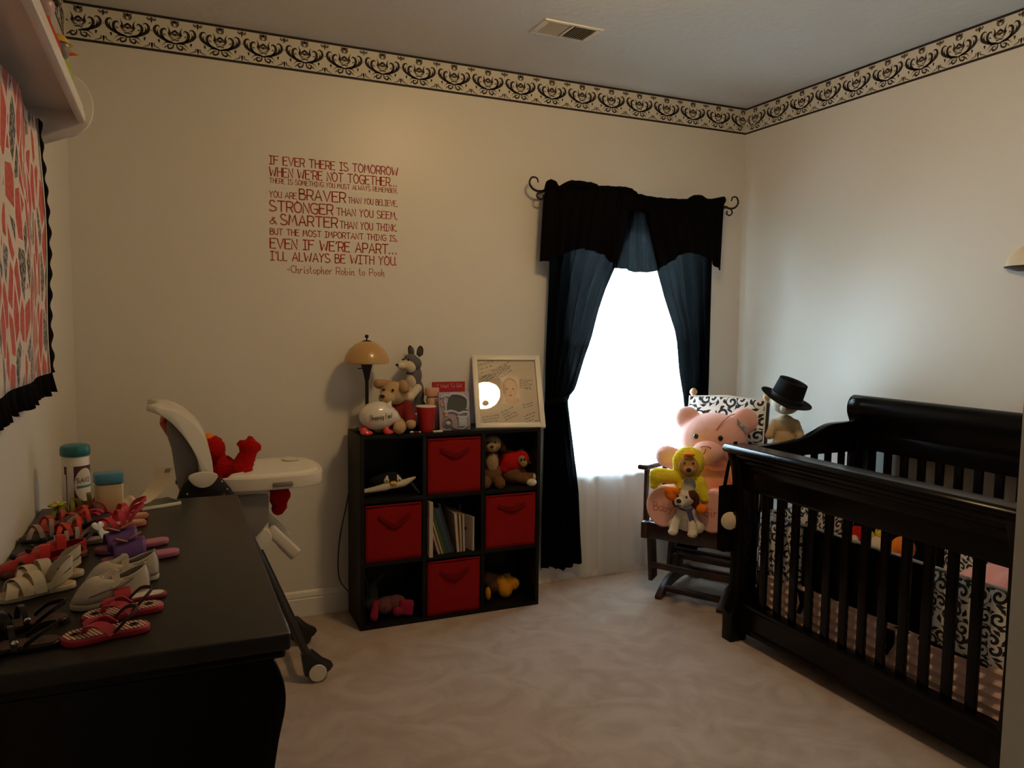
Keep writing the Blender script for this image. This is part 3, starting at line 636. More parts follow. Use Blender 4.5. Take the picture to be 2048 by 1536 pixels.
G().tube([(FX-2.735+.006, 2.655-2.08, .304), (FX-2.735+.006, 1.50-2.08, .304)], .006, 8).build('white_piping', M_white, b_)
# skirt under the mattress
s_ = thing('crib_skirt', 'dusty pink gathered crib skirt behind the lower slats', 'crib skirt', (2.425, 2.07, .2))
def sk(u, v):
    y = .56 - 1.12*u; z = .148 - (.19 - .045*max(0, 1-u*6))*v
    return Vector((.006*sin(v*30+u*9)+.002*sin(u*70), y, z))
G().grid(sk, 120, 24).build('cloth', mat('dusty_pink_satin', (.66, .46, .40), .45, sheen=.3), s_, solid=.002)
for y in (.30, -.13): G().strap([(-.016, y, .13), (-.020, y-.01, .08), (-.018, y+.012, .03)], (0, 1, 0), [.05, .03, .02], .003).build('black_bow_tail', M_drape2, s_)
# toys in the crib
def toy(loc, lab, parts, z=.402):
    t = thing('crib_toy', lab, 'toy', (*loc, z)); 
    for nm, c, r, m in parts: dot(nm, t, c, r, m)
    return t
MR = plush('red_plush', (.50, .015, .01), 200, .8); MY = plush('yellow_plush', (.80, .62, .06), 160, 1.0); MO = plush('orange_plush', (.75, .20, .02)); MG = plush('green_plush', (.08, .25, .10)); MCr = plush('cream_plush', (.72, .60, .44))
toy((2.93, 2.56), 'red and yellow soft ball toy in the far corner of the crib', [('ball', (0, 0, .055), (.062, .05, .055), MR), ('patch', (.045, -.035, .05), (.03, .03, .04), MY), ('patch', (-.05, -.03, .05), (.022, .02, .03), MCr)])
toy((2.93, 2.43), 'cream and yellow soft toy between the red and orange crib toys', [('body', (0, 0, .05), (.05, .045, .05), MCr), ('head', (0.01, -.005, .11), (.036, .034, .034), MY), ('ear', (.03, 0, .14), (.012, .01, .018), MY), ('ear', (-.02, 0, .14), (.012, .01, .018), MY)])
toy((2.92, 2.305), 'orange round soft toy with a green base on the crib mattress', [('body', (0, 0, .075), (.055, .05, .052), MO), ('base', (0, 0, .025), (.05, .045, .03), MG), ('nose', (-.03, -.04, .075), (.016, .016, .016), MR)])
bk = thing('folded_blanket', 'pink fleece blanket bunched at the near end of the crib', 'blanket', (2.80, 1.76, .395))
blob('blanket', [(0, 0, .09, .16, .17, .085), (.05, -.12, .10, .13, .10, .10), (-.06, .10, .06, .10, .09, .07), (-.08, -.10, .13, .08, .09, .07)], mat('pink_fleece', (.72, .30, .26), .95, bump=(30, .5, .01), sheen=.3), bk, .012, 3)
# damask bag with cream rosette hung on the crib's window-side post
d_ = thing('hanging_bag', 'black cloth bag with cream rosette hanging at the crib corner by the glider', 'bag', (2.355, 2.782, .40))
g = G(); g.grid(lambda u, v: Vector((-.045+.09*u, -.020-.012*sin(pi*u), .30*v)), 14, 14); g.grid(lambda u, v: Vector((-.045+.09*u, .020+.010*sin(pi*u), .30*v)), 14, 14)
g.box(-.045, .045, -.021, .021, 0, .004); g.box(-.046, -.044, -.02, .02, 0, .30); g.box(.044, .046, -.02, .02, 0, .30)
g.build('bag', M_drape2, d_, angle=50)
G().strap([(-.03, 0, .30), (-.02, -.01, .40), (.01, -.02, .512), (.03, .01, .50), (.03, .0, .30)], (1, 0, 0), .02, .002).build('strap', M_drape2, d_)
G().lathe([(0, .0), (.036, .002), (.042, .010), (.03, .018), (.034, .024), (.018, .03), (0, .034)], (-.022, -.034, .150), 20, axis=(-.45, -.9, 0)).build('rosette', MCr, d_)

# ================================================================== GLIDER CHAIR (origin: floor under the seat centre, front = -y)
GC = (2.575, 3.20, 0); GR = radians(-58)
gl = thing('glider_chair', 'dark walnut glider rocking chair in the corner by the window', 'chair', GC, GR)
hw = .26
G().box(-hw, hw, -.235, -.205, .335, .420).build('seat_front_rail', M_walnut, gl, bevel=.008)
G().box(-hw, hw, .20, .23, .335, .405).build('seat_back_rail', M_walnut, gl, bevel=.006)
for sx in (-1, 1):
    G().box(sx*hw-.018, sx*hw+.018, -.24, .25, .330, .418).build('seat_side_rail', M_walnut, gl, bevel=.006)
    # arm and its posts
    G().cbox((sx*(hw+.02), -.060, .695), (.062, .34, .026), (radians(-2), 0, 0)).build('armrest', M_walnut, gl, bevel=.010, seg=3)
    G().tube([(sx*(hw+.012), -.18, .40), (sx*(hw+.02), -.175, .55), (sx*(hw+.02), -.17, .685)], [.017, .013, .016], 12).build('arm_post', M_walnut, gl)
    G().tube([(sx*(hw+.012), .10, .40), (sx*(hw+.02), .07, .55), (sx*(hw+.02), .07, .685)], [.017, .013, .016], 12).build('arm_post', M_walnut, gl)
    # hanging links and under-frame
    G().cbox((sx*(hw-.012), -.150, .225), (.022, .075, .27), (radians(8), 0, 0)).build('swing_link', M_walnut, gl, bevel=.004)
    G().cbox((sx*(hw-.012), .13, .225), (.022, .075, .27), (radians(-8), 0, 0)).build('swing_link', M_walnut, gl, bevel=.004)
    foot = smoothpts([(-.27, 0), (-.272, .018), (-.255, .030), (-.20, .062), (-.13, .088), (0, .095), (.13, .088), (.20, .062), (.27, .03), (.28, .0), (.22, 0), (.16, .030), (0, .045), (-.16, .030), (-.21, 0)], 3)
    G().prism([(p.x+.085, p.y) for p in foot], -.03+sx*.165-.017, -.03+sx*.165+.017, 'yz').build('base_foot', M_walnut, gl, bevel=.004)
    G().box(-.03+sx*.165-.014, -.03+sx*.165+.014, .03, .13, .085, .19).build('base_upright', M_walnut, gl, bevel=.003)
    G().tube([(sx*.205, .215, .40), (sx*.205, .235, .75), (sx*.205, .27, 1.03)], .018, 12).build('back_post', M_walnut, gl)
    G().lathe([(.012, 0), (.017, .008), (.010, .016), (.021, .034), (.020, .046), (.010, .058), (0, .062)], (sx*.205, .272, 1.028), 16).build('finial', M_oak, gl)
G().box(-.25, .25, -.19, -.165, .165, .195).build('link_cross_bar', M_walnut, gl, bevel=.004)
G().box(-.25, .25, .145, .17, .165, .195).build('link_cross_bar', M_walnut, gl, bevel=.004)
G().box(-.18, .12, -.130, -.100, .030, .060).build('base_cross_bar', M_walnut, gl, bevel=.004)
G().box(-.18, .12, .270, .300, .030, .060).build('base_cross_bar', M_walnut, gl, bevel=.004)
G().box(-.20, .14, .05, .11, .165, .19).build('base_top_bar', M_walnut, gl, bevel=.004)
for x in (-.14, -.07, 0, .07, .14): G().cbox((x, .247, .68), (.035, .012, .60), (radians(-5.5), 0, 0)).build('back_slat', M_walnut, gl, bevel=.003)
G().cbox((0, .268, .985), (.41, .022, .07), (radians(-5), 0, 0)).build('back_top_rail', M_walnut, gl, bevel=.008)
for i in range(5): G().box(-hw+.02, hw-.02, -.19+.083*i, -.135+.083*i, .375, .392).build('seat_slat', M_walnut, gl, bevel=.002)
# cushion tied to the back
def cush(name, lab, x0, x1, z0, z1, th, m, loc, rot, nx=2, nz=2):
    t = thing(name, lab, 'cushion', loc, rot)
    def f(s):
        def q(u, v):
            e = (min(1, 7*min(u, 1-u))*min(1, 7*min(v, 1-v)))**.5; tuft = 1 - .35*(abs(sin(pi*nx*u))**.3 < .6) 
            return Vector((x0+(x1-x0)*u*1 + 0, s*th/2*e*(.82+.18*abs(sin(pi*nx*u))*abs(sin(pi*nz*v))) , z0+(z1-z0)*v - .012*(2*u-1)**2*(1 if v > .5 else -1)))
        return q
    g = G(); g.grid(f(-1), 36, 36); g.grid(f(1), 36, 36); g.build('pad', m, t, angle=70)
    g = G(); g.tube([(x0+.004, 0, z0), (x0+.002, 0, z1-.01), ((x0+x1)/2, 0, z1+.002), (x1-.002, 0, z1-.01), (x1-.004, 0, z0)], .006, 8); g.build('piping', M_white, t)
    return t
bc = Matrix.Rotation(GR, 4, 'Z')
q = Vector(GC) + bc @ Vector((0, .165, .46))
cush('back_cushion', 'black and white damask back cushion on the glider chair', -.212, .212, 0, .60, .085, damask('damask_cushion', 13, 'XZ'), q, Euler((radians(-6.5), 0, GR)))

# ================================================================== CUBE ORGANIZER
OX, OY, OW, OD, OH = .782, 3.444, .921, .266, .917
og = thing('cube_organizer', 'black nine-cube organizer with red fabric bins against the beige wall', 'shelf', (OX, OY, 0))
T = .019; CW = (OW-4*T+.004)/3
xs = [0, .0, .0]; pitch = (OW-T)/3; 
for i, nm in ((0, 'side_panel'), (3, 'side_panel')):
    G().box(i*pitch, i*pitch+T, 0, OD, 0, OH).build(nm, M_lam, og, bevel=.001)
for i in (1, 2): G().box(i*pitch, i*pitch+T, .004, OD-.006, T, OH-T).build('divider', M_lam, og, bevel=.001)
zp = (OH-T)/3
G().box(T, OW-T, 0, OD, OH-T, OH).build('top_panel', M_lam, og, bevel=.001); G().box(T, OW-T, 0, OD, 0, T).build('bottom_panel', M_lam, og, bevel=.001)
for j in (1, 2):
    for i in range(3): G().box(i*pitch+T, (i+1)*pitch, .004, OD-.006, j*zp, j*zp+T).build('shelf_board', M_lam, og, bevel=.001)
G().box(T, OW-T, OD-.006, OD-.001, T, OH-T).build('back_panel', M_lam, og)
def cell(i, j): return (OX + i*pitch + T, OY, j*zp + T)       # lower-left-front inside corner; j counts up from the floor
BINS = [(1, 2, 'red fabric bin in the top middle cube'), (0, 1, 'red fabric bin in the middle row, left cube'), (2, 1, 'red fabric bin in the middle row, right cube'), (1, 0, 'red fabric bin in the bottom middle cube')]
cwi, chi = pitch-T, zp-T
for n_, (i, j, lab) in enumerate(BINS):
    x, y, z = cell(i, j); b = thing('fabric_bin', lab, 'bin', (x+cwi/2, y+.006, z), 0, 'red fabric bins in the cube organizer'); w2 = cwi/2-.006; h = chi-.012; 
    g = G(); g.grid(lambda u, v: Vector((-w2+2*w2*u, -.004*sin(pi*u)*sin(pi*v)+.002*sin(u*9+n_), .001+h*v)), 14, 12)
    g.build('front_panel', M_red, b, solid=.004)
    G().box(-w2, -w2+.003, .003, .235, .001, h).build('side_panel', M_red, b); G().box(w2-.003, w2, .003, .235, .001, h).build('side_panel', M_red, b)
    G().box(-w2+.003, w2-.003, .232, .235, .001, h).build('rear_panel', M_red, b); G().box(-w2+.003, w2-.003, .004, .232, .001, .004).build('base', M_red, b)
    sag = [.030, .045, .018, .030][n_]
    pts = [Vector((-.075+.15*k/12, -.006-.010*sin(pi*k/12), h*.80 - sag*sin(pi*k/12)**1.3)) for k in range(13)]
    G().strap(pts, (0, .25, 1), [.016+.006*sin(pi*k/12) for k in range(13)], .003).build('handle', M_redd, b)
    G().tube([(-w2+.003, -.004, h-.004), (w2-.003, -.004, h-.004)], .0028, 6).build('hem', M_redd, b)

# ================================================================== HIGH CHAIR (faces +x)
hc = thing('high_chair', 'cream and grey high chair with tray between the dresser and back wall', 'high chair', (.22, 3.22, 0))
hc0 = Vector((.22, 3.22, 0))
def hl(g): g.v = [tuple(Vector(v)-hc0) for v in g.v]; return g
# moulded seat shell: curved backrest
bk_ = smoothpts([(-.052, 1.112), (-.02, 1.108), (.04, 1.075), (.09, 1.02), (.120, .95), (.132, .88), (.125, .80), (.10, .76), (.14, .742), (.30, .735), (.335, .72)], 4)
def shell(u, v):
    k = u*(len(bk_)-1); i = min(int(k), len(bk_)-2); p = Vector(bk_[i]).lerp(Vector(bk_[i+1]), k-i)
    w = .165*min(1, (u*6+.35))**.5; s = 2*v-1
    return Vector((p.x - .035*s*s*(1 if u < .55 else 0)*1.0, 3.22 + w*s, p.y + (.055*s**4 if u > .6 else 0)))
hl(G().grid(shell, 44, 18)).build('seat_pad', mat('cream_vinyl', (.66, .60, .50), .4), hc, solid=.022)
side = smoothpts([(-.052, 1.114), (.0, 1.108), (.06, 1.068), (.105, 1.01), (.13, .93), (.137, .84), (.118, .80), (.100, .86), (.080, .93), (.045, 1.00), (.0, 1.06), (-.040, 1.095)], 4, True)
for y in (3.045, 3.385): hl(G().prism([(p.x, p.y) for p in side], y-.010, y+.010, 'xz')).build('back_rim', M_white, hc, bevel=.006)
bsh = smoothpts([(-.012, 1.065), (.03, 1.03), (.075, .96), (.100, .88), (.105, .80), (.06, .79), (.02, .80), (.005, .88), (-.005, .96), (-.020, 1.02)], 3, True)
hl(G().prism([(p.x, p.y) for p in bsh], 3.07, 3.37, 'xz')).build('back_shell', M_greyp, hc, bevel=.01)
hl(G().cbox((-.022, 3.22, 1.030), (.022, .20, .065), (0, radians(-28), 0))).build('recline_handle', mat('orange_red_plastic', (.60, .09, .03), .45), hc, bevel=.009)
# seat box, front column and tray
sb_ = [(.10, .77), (.10, .70), (.20, .60), (.255, .575), (.30, .62), (.335, .66), (.335, .77)]
for y in (3.058, 3.366): hl(G().prism(sb_, y-.012, y+.012, 'xz')).build('seat_side', M_greyp, hc, bevel=.005)
hl(G().box(.10, .33, 3.06, 3.38, .70, .725)).build('seat_pan', M_greyp, hc, bevel=.008)
hl(G().cbox((.322, 3.22, .70), (.028, .10, .20))).build('crotch_post', M_ivory, hc, bevel=.01)
tr = smoothpts([(.165, 3.045), (.25, 3.015), (.40, 3.012), (.49, 3.035), (.545, 3.09), (.560, 3.20), (.555, 3.32), (.515, 3.385), (.42, 3.415), (.27, 3.415), (.175, 3.40), (.225, 3.34), (.245, 3.22), (.225, 3.10)], 5, True)
trp = [(p.x, p.y) for p in tr]
tray = hl(G().prism(trp, .792, .842, 'xy')).build('tray', M_ivory, hc, bevel=.014, seg=4)
cx_, cy_ = .40, 3.215
inner = [(cx_+(x-cx_)*.84, cy_+(y-cy_)*.84) for x, y in trp]; inn2 = [(cx_+(x-cx_)*.70, cy_+(y-cy_)*.70) for x, y in trp]
g = G(); n = len(trp)
g.add([(x, y, .8425) for x, y in [(cx_+(x-cx_)*.90, cy_+(y-cy_)*.90) for x, y in trp]] + [(x, y, .852) for x, y in inner] + [(x, y, .8475) for x, y in inn2], [(i, (i+1) % n, n+(i+1) % n, n+i) for i in range(n)] + [(n+i, n+(i+1) % n, 2*n+(i+1) % n, 2*n+i) for i in range(n)] + [tuple(range(2*n, 3*n))])
hl(g).build('tray_insert', M_white, tray, angle=60)
hl(G().lathe([(.034, 0), (.040, .006), (.034, .009), (.026, .002), (0, .001)], (.46, 3.33, .847), 20)).build('cup_ring', M_ivory, tray)
hl(G().cbox((.385, 3.010, .812), (.075, .014, .018))).build('tray_latch', M_greyp, tray, bevel=.005)
for y, sg in ((3.03, -1), (3.405, 1)):
    # frame hub: black cheek with cream cap, spring-bolt heads
    hub = smoothpts([(.015, .795), (.03, .835), (.06, .862), (.10, .872), (.145, .862), (.18, .83), (.205, .79), (.20, .755), (.02, .755)], 3, True)
    h_ = hl(G().prism([(p.x, p.y) for p in hub], y-.014, y+.014, 'xz')).build('frame_hub', M_blackp, hc, bevel=.006)
    cp = smoothpts([(.050, .866), (.10, .880), (.150, .866), (.132, .832), (.10, .820), (.068, .832)], 4, True)
    hl(G().prism([(p.x, p.y) for p in cp], y+sg*.010, y+sg*.024, 'xz')).build('hub_cap', M_ivory, h_, bevel=.004)
    for bx, bz in ((.165, .838), (.183, .808), (.045, .800)): hl(G().ell((bx, y+sg*.015, bz), (.004, .003, .004), nu=10, nv=6)).build('bolt', M_chrome, h_)
    # legs
    hl(G().tube([(.165, y, .79), (.27, y, .60), (.37, y, .36), (.478, y, .095)], [.019, .019, .020, .021], 12, flat=.75)).build('front_leg', M_dkmetal, hc)
    hl(G().tube([(.06, y, .79), (-.02, y, .55), (-.10, y, .28), (-.165, y, .03)], [.019, .019, .019, .019], 12, flat=.75)).build('rear_leg', M_dkmetal, hc)
    f_ = hl(G().prism([(.448, .115), (.492, .128), (.535, .085), (.575, .060), (.560, .040), (.52, .018), (.46, .03)], y-.024, y+.024, 'xz')).build('wheel_housing', M_blackp, hc, bevel=.006)
    hl(G().lathe([(.038, -.022), (.040, -.018), (.040, .018), (.038, .022)], (.510, y, .0405), 28, axis=(0, 1, 0))).build('wheel', M_blackp, f_)
    hl(G().lathe([(0, 0), (.034, 0), (.035, .003), (.033, .006), (0, .007)], (.510, y+sg*.025, .0405), 28, axis=(0, sg, 0))).build('wheel_cap', M_ivory, f_)
    hl(G().cbox((-.185, y, .018), (.07, .044, .036))).build('rear_foot', M_blackp, hc, bevel=.01)
hl(G().tube([(.47, 3.03, .115), (.47, 3.405, .115)], .014, 10)).build('front_cross_bar', M_dkmetal, hc)
hl(G().tube([(-.17, 3.03, .045), (-.17, 3.405, .045)], .014, 10)).build('rear_cross_bar', M_dkmetal, hc)
# front column down to the footrest
for y in (3.085, 3.345):
    hl(G().prism([(.255, .775), (.345, .775), (.340, .70), (.335, .63), (.352, .60), (.34, .560), (.29, .540), (.262, .50), (.235, .575), (.262, .63)], y-.012, y+.012, 'xz')).build('front_column', M_ivory, hc, bevel=.007)
    hl(G().lathe([(0, -.016), (.040, -.014), (.043, 0), (.040, .014), (0, .016)], (.305, y-.012, .590), 24, axis=(0, 1, 0))).build('pivot_disc', M_white, hc)
    hl(G().cbox((.392, y, .565), (.16, .026, .048), (0, radians(48), 0))).build('footrest_arm', M_ivory, hc, bevel=.012, seg=3)
hl(G().cbox((.405, 3.215, .523), (.022, .25, .09), (0, radians(-40), 0))).build('footrest', M_ivory, hc, bevel=.008)

# ================================================================== ON TOP OF THE ORGANIZER
TZ = .917
# table lamp
t_ = thing('table_lamp', 'slim black table lamp with amber glass dome shade, unlit, on the organizer', 'lamp', (.852, 3.605, TZ))
G().lathe([(0, 0), (.062, 0), (.065, .006), (.055, .014), (.02, .022), (.010, .034), (0, .034)], n=28).build('base', M_iron, t_)
G().tube([(0, 0, .03), (0, 0, .25)], .0085, 14).build('pole', M_iron, t_)
G().lathe([(0, .245), (.010, .245), (.014, .262), (.018, .285), (.031, .330), (.029, .331), (0, .331)], n=24).build('socket_cone', M_iron, t_)
G().tube([(0, 0, .302), (-.045, -.012, .301)], .0025, 8).build('switch_key', M_iron, t_)
G().tube([(0, 0, .33), (0, 0, .435)], .004, 8).build('harp_rod', M_iron, t_)
am = mat('amber_glass', (.52, .30, .11), .28, coat=.3); _b = am.node_tree.nodes['Principled BSDF']; _b.inputs['Subsurface Weight'].default_value = .3; _b.inputs['Subsurface Scale'].default_value = .03
pr = [(.106, .328), (.105, .340), (.098, .365), (.082, .392), (.058, .414), (.030, .428), (.006, .433)]
G().lathe(pr + [(r-.003 if r > .01 else r, z-.003) for r, z in pr[::-1]], n=36).build('shade', am, t_)
G().lathe([(.028, .428), (.016, .434), (.004, .437), (.003, .446), (0, .446)], n=18).build('shade_cap', M_iron, t_)
G().ell((0, 0, .453), .0095).build('finial', M_iron, t_)
# piggy bank
M_cer = mat('white_glaze', (.70, .64, .55), .12, coat=.5); M_hot = mat('coral_glaze', (.72, .06, .06), .2, coat=.4)
pg_ = thing('piggy_bank', 'white ceramic piggy bank with coral feet and black script on its side', 'piggy bank', (.878, 3.492, TZ))
rx, ry, rz, pz = .090, .066, .069, .086
blob('body', [(0, 0, pz, rx, ry, rz), (.064, -.004, pz-.008, .036, .040, .040), (.093, -.006, pz-.016, .014, .019, .018)], M_cer, pg_, .004, 3)
for c, r in (((-.062, -.035, .012), (.030, .020, .012)), ((.042, -.035, .012), (.027, .019, .012)), ((-.055, .035, .012), (.024, .018, .012)), ((.042, .035, .012), (.024, .018, .012))):
    blob('foot', [(*c, *r), (c[0]-.012, c[1], .022, .016, .016, .018)], M_hot, pg_, .004, 3)
for y in (-.030, .030): G().lathe([(.016, 0), (.010, .016), (0, .030)], (.040, y, pz+.046), 12, axis=(.5, y*6, 1), sx=1).build('ear', M_cer, pg_)
for y in (-.026, .022): G().tube(smoothpts([(.058, y-.012, pz+.043), (.068, y-.012, pz+.040), (.076, y-.010, pz+.034)], 3), .0016, 6).build('brow', M_black, pg_)
g = G(); text(g, 'Shopping Fund', (-.052, 0, pz-.014), (1, .0, .10), (0, 0, 1), .023, .104, .0018, slant=.15, adv=2.2)
g.v = [(x, -ry*sqrt(max(.01, 1-(x/rx)**2-((z-pz)/rz)**2))*1.0-.0012, z) for x, y, z in g.v]
g.build('lettering', M_black, pg_, smooth=False)['kind'] = 'stuff'
# beige dog plush in a red shirt
M_tan = plush('tan_plush', (.40, .24, .12)); M_lt = plush('light_tan_plush', (.50, .35, .20)); M_shirt = mat('red_shirt', (.19, .005, .008), .85, bump=(300, .3, .002)); M_eye = mat('black_bead', (.01, .01, .01), .1)
dg_ = thing('plush_dog', 'beige floppy-eared toy dog in a red shirt beside the piggy bank', 'stuffed toy', (.995, 3.560, TZ), radians(-42), scale=1.12)
blob('body', [(0, 0, .052, .058, .050, .055), *capsule((-.03, -.03, .03), (-.045, -.095, .028), .026, .027, 4), *capsule((.03, -.03, .03), (.05, -.095, .028), .026, .027, 4)], M_lt, dg_, .006, 5, .001)
blob('shirt', [(0, 0, .080, .062, .054, .062), *capsule((.045, -.01, .11), (.075, -.035, .055), .026, .024, 4), *capsule((-.045, -.01, .11), (-.075, -.035, .055), .026, .024, 4)], M_shirt, dg_, .006)
dot('paw', dg_, (.080, -.045, .040), (.022, .022, .022), M_lt); dot('paw', dg_, (-.080, -.045, .040), (.022, .022, .022), M_lt)
hd = blob('head', [(-.005, -.030, .165, .062, .055, .050), (-.015, -.080, .150, .036, .034, .028)], M_lt, dg_, .006, 4, .001)
dot('nose', hd, (-.018, -.114, .158), (.012, .008, .008), M_eye); dot('eye', hd, (-.028, -.082, .183), .006, M_eye); dot('eye', hd, (.015, -.084, .183), .006, M_eye)
blob('ear', [*capsule((-.03, -.025, .20), (-.065, -.06, .205), .020, .022, 4)], M_tan, hd, .006); blob('ear', [*capsule((.03, -.02, .205), (.055, -.055, .190), .020, .023, 4)], M_tan, hd, .006)
# husky plush
M_gry = plush('grey_plush', (.13, .125, .135)); M_cream = plush('cream_fur', (.64, .55, .42))
hk = thing('plush_husky', 'grey and white husky soft toy sitting up behind the beige dog', 'stuffed toy', (1.105, 3.655, TZ), radians(-62))
blob('body', [(0, .01, .075, .058, .055, .075), (0, 0, .17, .048, .046, .08), (0, -.008, .26, .040, .040, .06)], M_gry, hk, .006, 5, .001)
hd = blob('head', [(0, -.018, .318, .047, .046, .040), (0, -.028, .335, .036, .034, .034)], M_gry, hk, .006, 4, .001)
blob('muzzle', [(0, -.052, .315, .034, .034, .026), (0, -.090, .310, .019, .030, .017), (.018, -.045, .305, .024, .03, .03), (-.018, -.045, .305, .024, .03, .03)], M_cream, hd, .005)
dot('nose', hd, (0, -.121, .316), (.009, .007, .007), M_eye); dot('eye', hd, (-.019, -.064, .340), .0055, M_eye); dot('eye', hd, (.019, -.064, .340), .0055, M_eye)
for s in (-1, 1):
    G().ell((s*.030, .004, .378), (.020, .007, .026), (0, s*.25, 0)).build('ear', M_gry, hd)
    G().tube(smoothpts([(s*.028-.017, .002, .362), (s*.033-.016, .002, .392), (s*.036, .002, .406), (s*.038+.014, .002, .390), (s*.030+.018, .002, .362)], 4), .0026, 6).build('ear_edge', M_black, hd)
    blob('foreleg', [*capsule((s*.040, -.02, .20), (s*.050, -.075, .165), .022, .022, 4), (s*.052, -.095, .160, .028, .028, .024)], M_cream, hk, .006)
    blob('hind_leg', [*capsule((s*.045, -.02, .05), (s*.055, -.09, .030), .032, .026, 5)], M_cream, hk, .006)
blob('bib', [(0, -.030, .235, .034, .026, .045), (0, -.038, .16, .034, .024, .05)], M_cream, hk, .006)
# cup, price card, trinket, bottle
c_ = thing('plastic_cup', 'red plastic party cup with white inside, beside the purple picture frame', 'cup', (1.113, 3.497, TZ))
pr = [(.0, 0), (.031, 0), (.032, .003), (.0370, .045), (.0380, .047), (.0430, .088), (.0440, .090), (.0475, .122)]
G().lathe(pr, n=32).build('cup', mat('red_plastic', (.42, .012, .012), .3), c_)
G().lathe([(.0466, .121), (.0370, .060), (.0330, .030), (.028, .004), (0, .004)], n=32).build('liner', M_white, c_)
G().lathe([(.0465, .121), (.0485, .120), (.0492, .1225), (.0475, .1245), (.0455, .1225)], n=32).build('rim', M_white, c_)
c_ = thing('label_card', 'small white printed card lying at the organizer edge below the red cup', 'card', (1.158, 3.459, TZ), radians(8))
G().box(-.024, .024, -.010, .010, 0, .009).build('card', M_white, c_, bevel=.002)
g = G(); scribble(g, (-.018, -.0105, .0065), (1, 0, 0), (0, 0, 1), .018, 2, .0022, random.Random(3), .0006); g.build('print', M_greyp, c_, smooth=False)['kind'] = 'stuff'
c_ = thing('trinket', 'tiny red and white trinket lying between the piggy bank and the cup', 'trinket', (1.045, 3.462, TZ))
dot('white_bead', c_, (-.014, 0, .006), (.011, .006, .006), M_white); dot('red_bead', c_, (.008, -.002, .005), (.012, .006, .005), M_shirt); dot('white_bead', c_, (.026, .001, .004), (.006, .004, .004), M_white)
c_ = thing('lotion_bottle', 'peach bottle with pale lid behind the red cup', 'bottle', (1.168, 3.575, TZ))
G().lathe([(0, 0), (.026, 0), (.029, .004), (.029, .150), (.025, .160), (.022, .163), (0, .163)], n=24).build('bottle', mat('peach_bottle', (.62, .38, .25), .3), c_)
G().lathe([(0, .164), (.034, .164), (.035, .168), (.035, .198), (.033, .203), (0, .203)], n=24).build('lid', mat('peach_lid', (.66, .36, .26), .35), c_)
for k in range(3): dot('printed_leaf', c_, (-.012+.004*k, -.0285, .07+.016*k), (.006, .0015, .007), mat('brown_print', (.25, .13, .09), .5))
# red book behind
M_pages = mat('page_edges', (.62, .54, .42), .8)
def book(lab, loc, rot, w, h, d, m, group=None, pages=M_pages, title=None):
    """origin at the bottom of the spine; spine faces -y"""
    b = thing('book', lab, 'book', loc, rot, group)
    g = G(); g.box(-w/2, -w/2+.0018, 0, d, 0, h).box(w/2-.0018, w/2, 0, d, 0, h).box(-w/2+.0018, w/2-.0018, 0, .002, 0, h); g.build('cover', m, b, smooth=False)
    G().box(-w/2+.0019, w/2-.0019, .0021, d-.004, .003, h-.003).build('page_block', pages, b, smooth=False)
    return b
b = book('red hardcover book standing face-out behind the purple frame', (1.178, 3.600, TZ), Euler((0, 0, radians(-90))), .016, .228, .168, mat('red_cover', (.40, .010, .014), .5))
b.location = (1.178, 3.600, TZ+.001)
g = G(); text(g, 'I Want To Get', (.0088, .022, .200), (0, 1, 0), (0, 0, 1), .018, .13, .0018); 
g.v = [(.0088, y, z) for x, y, z in g.v]
g.build('title', mat('silver_print', (.55, .40, .40), .5), b, smooth=False)['kind'] = 'stuff'
b.rotation_euler = Euler((0, 0, radians(-90)))
# purple relief frame
M_lil = mat('lilac_resin', (.36, .29, .42), .55); M_blu = mat('pale_blue_resin', (.42, .47, .55), .55); M_gold = mat('orange_gold_resin', (.70, .36, .10), .5); M_dkp = mat('dark_photo', (.07, .075, .065), .4)
f_ = thing('picture_frame', 'lilac resin baby picture frame with clouds and stars beside the red cup', 'picture frame', (1.260, 3.488, TZ), Euler((radians(-7), 0, radians(3))))
G().box(-.081, .081, 0, .014, 0, .188).build('plaque', M_lil, f_, bevel=.004)
G().prism([(p.x, p.y) for p in smoothpts([(-.040, .092), (-.030, .155), (-.010, .172), (.03, .166), (.058, .145), (.060, .095), (.01, .090)], 4, True)], -.0015, .001, 'xz').build('dark_photo', M_dkp, f_)
for nm, pts, m in (('cloud_edge', [(-.072, .160), (-.05, .172), (-.03, .168), (-.015, .178), (.02, .176), (.045, .168), (.066, .150), (.068, .115), (.060, .098)], M_blu), ('cloud_edge', [(-.05, .085), (-.03, .095), (0, .090), (.02, .080), (.045, .088), (.068, .080), (.060, .062), (.03, .060), (.01, .070)], M_blu), ('cloud_edge', [(-.05, .165), (-.052, .13), (-.048, .10), (-.06, .09)], M_blu), ('ribbon_scroll', [(-.02, .018), (.0, .010), (.03, .005), (.05, .012), (.07, .02)], M_greyp)):
    G().tube(smoothpts([(x, -.004, z) for x, z in pts], 4), .0065, 8).build(nm, m, f_)
G().cbox((.038, -.004, .042), (.046, .010, .052)).build('name_tag', M_blu, f_, bevel=.006)
def star(c, r, m, par, nm='star'):
    pts = [(c[0]+(r if k % 2 == 0 else r*.45)*sin(pi*k/5), c[2]+(r if k % 2 == 0 else r*.45)*cos(pi*k/5)) for k in range(10)]
    return G().prism(pts, c[1]-.006, c[1], 'xz').build(nm, m, par, bevel=.0012)
for c, r in (((.040, -.001, .178), .014), ((-.066, -.001, .125), .011), ((-.048, -.001, .078), .014), ((-.022, -.001, .052), .012), ((-.060, -.001, .030), .010)): star(c, r, M_gold, f_)
G().lathe([(.022, 0), (.026, .006), (.018, .010), (.016, .004)], (-.040, -.001, .040), 24, axis=(0, -1, 0)).build('moon_ring', M_greyp, f_)
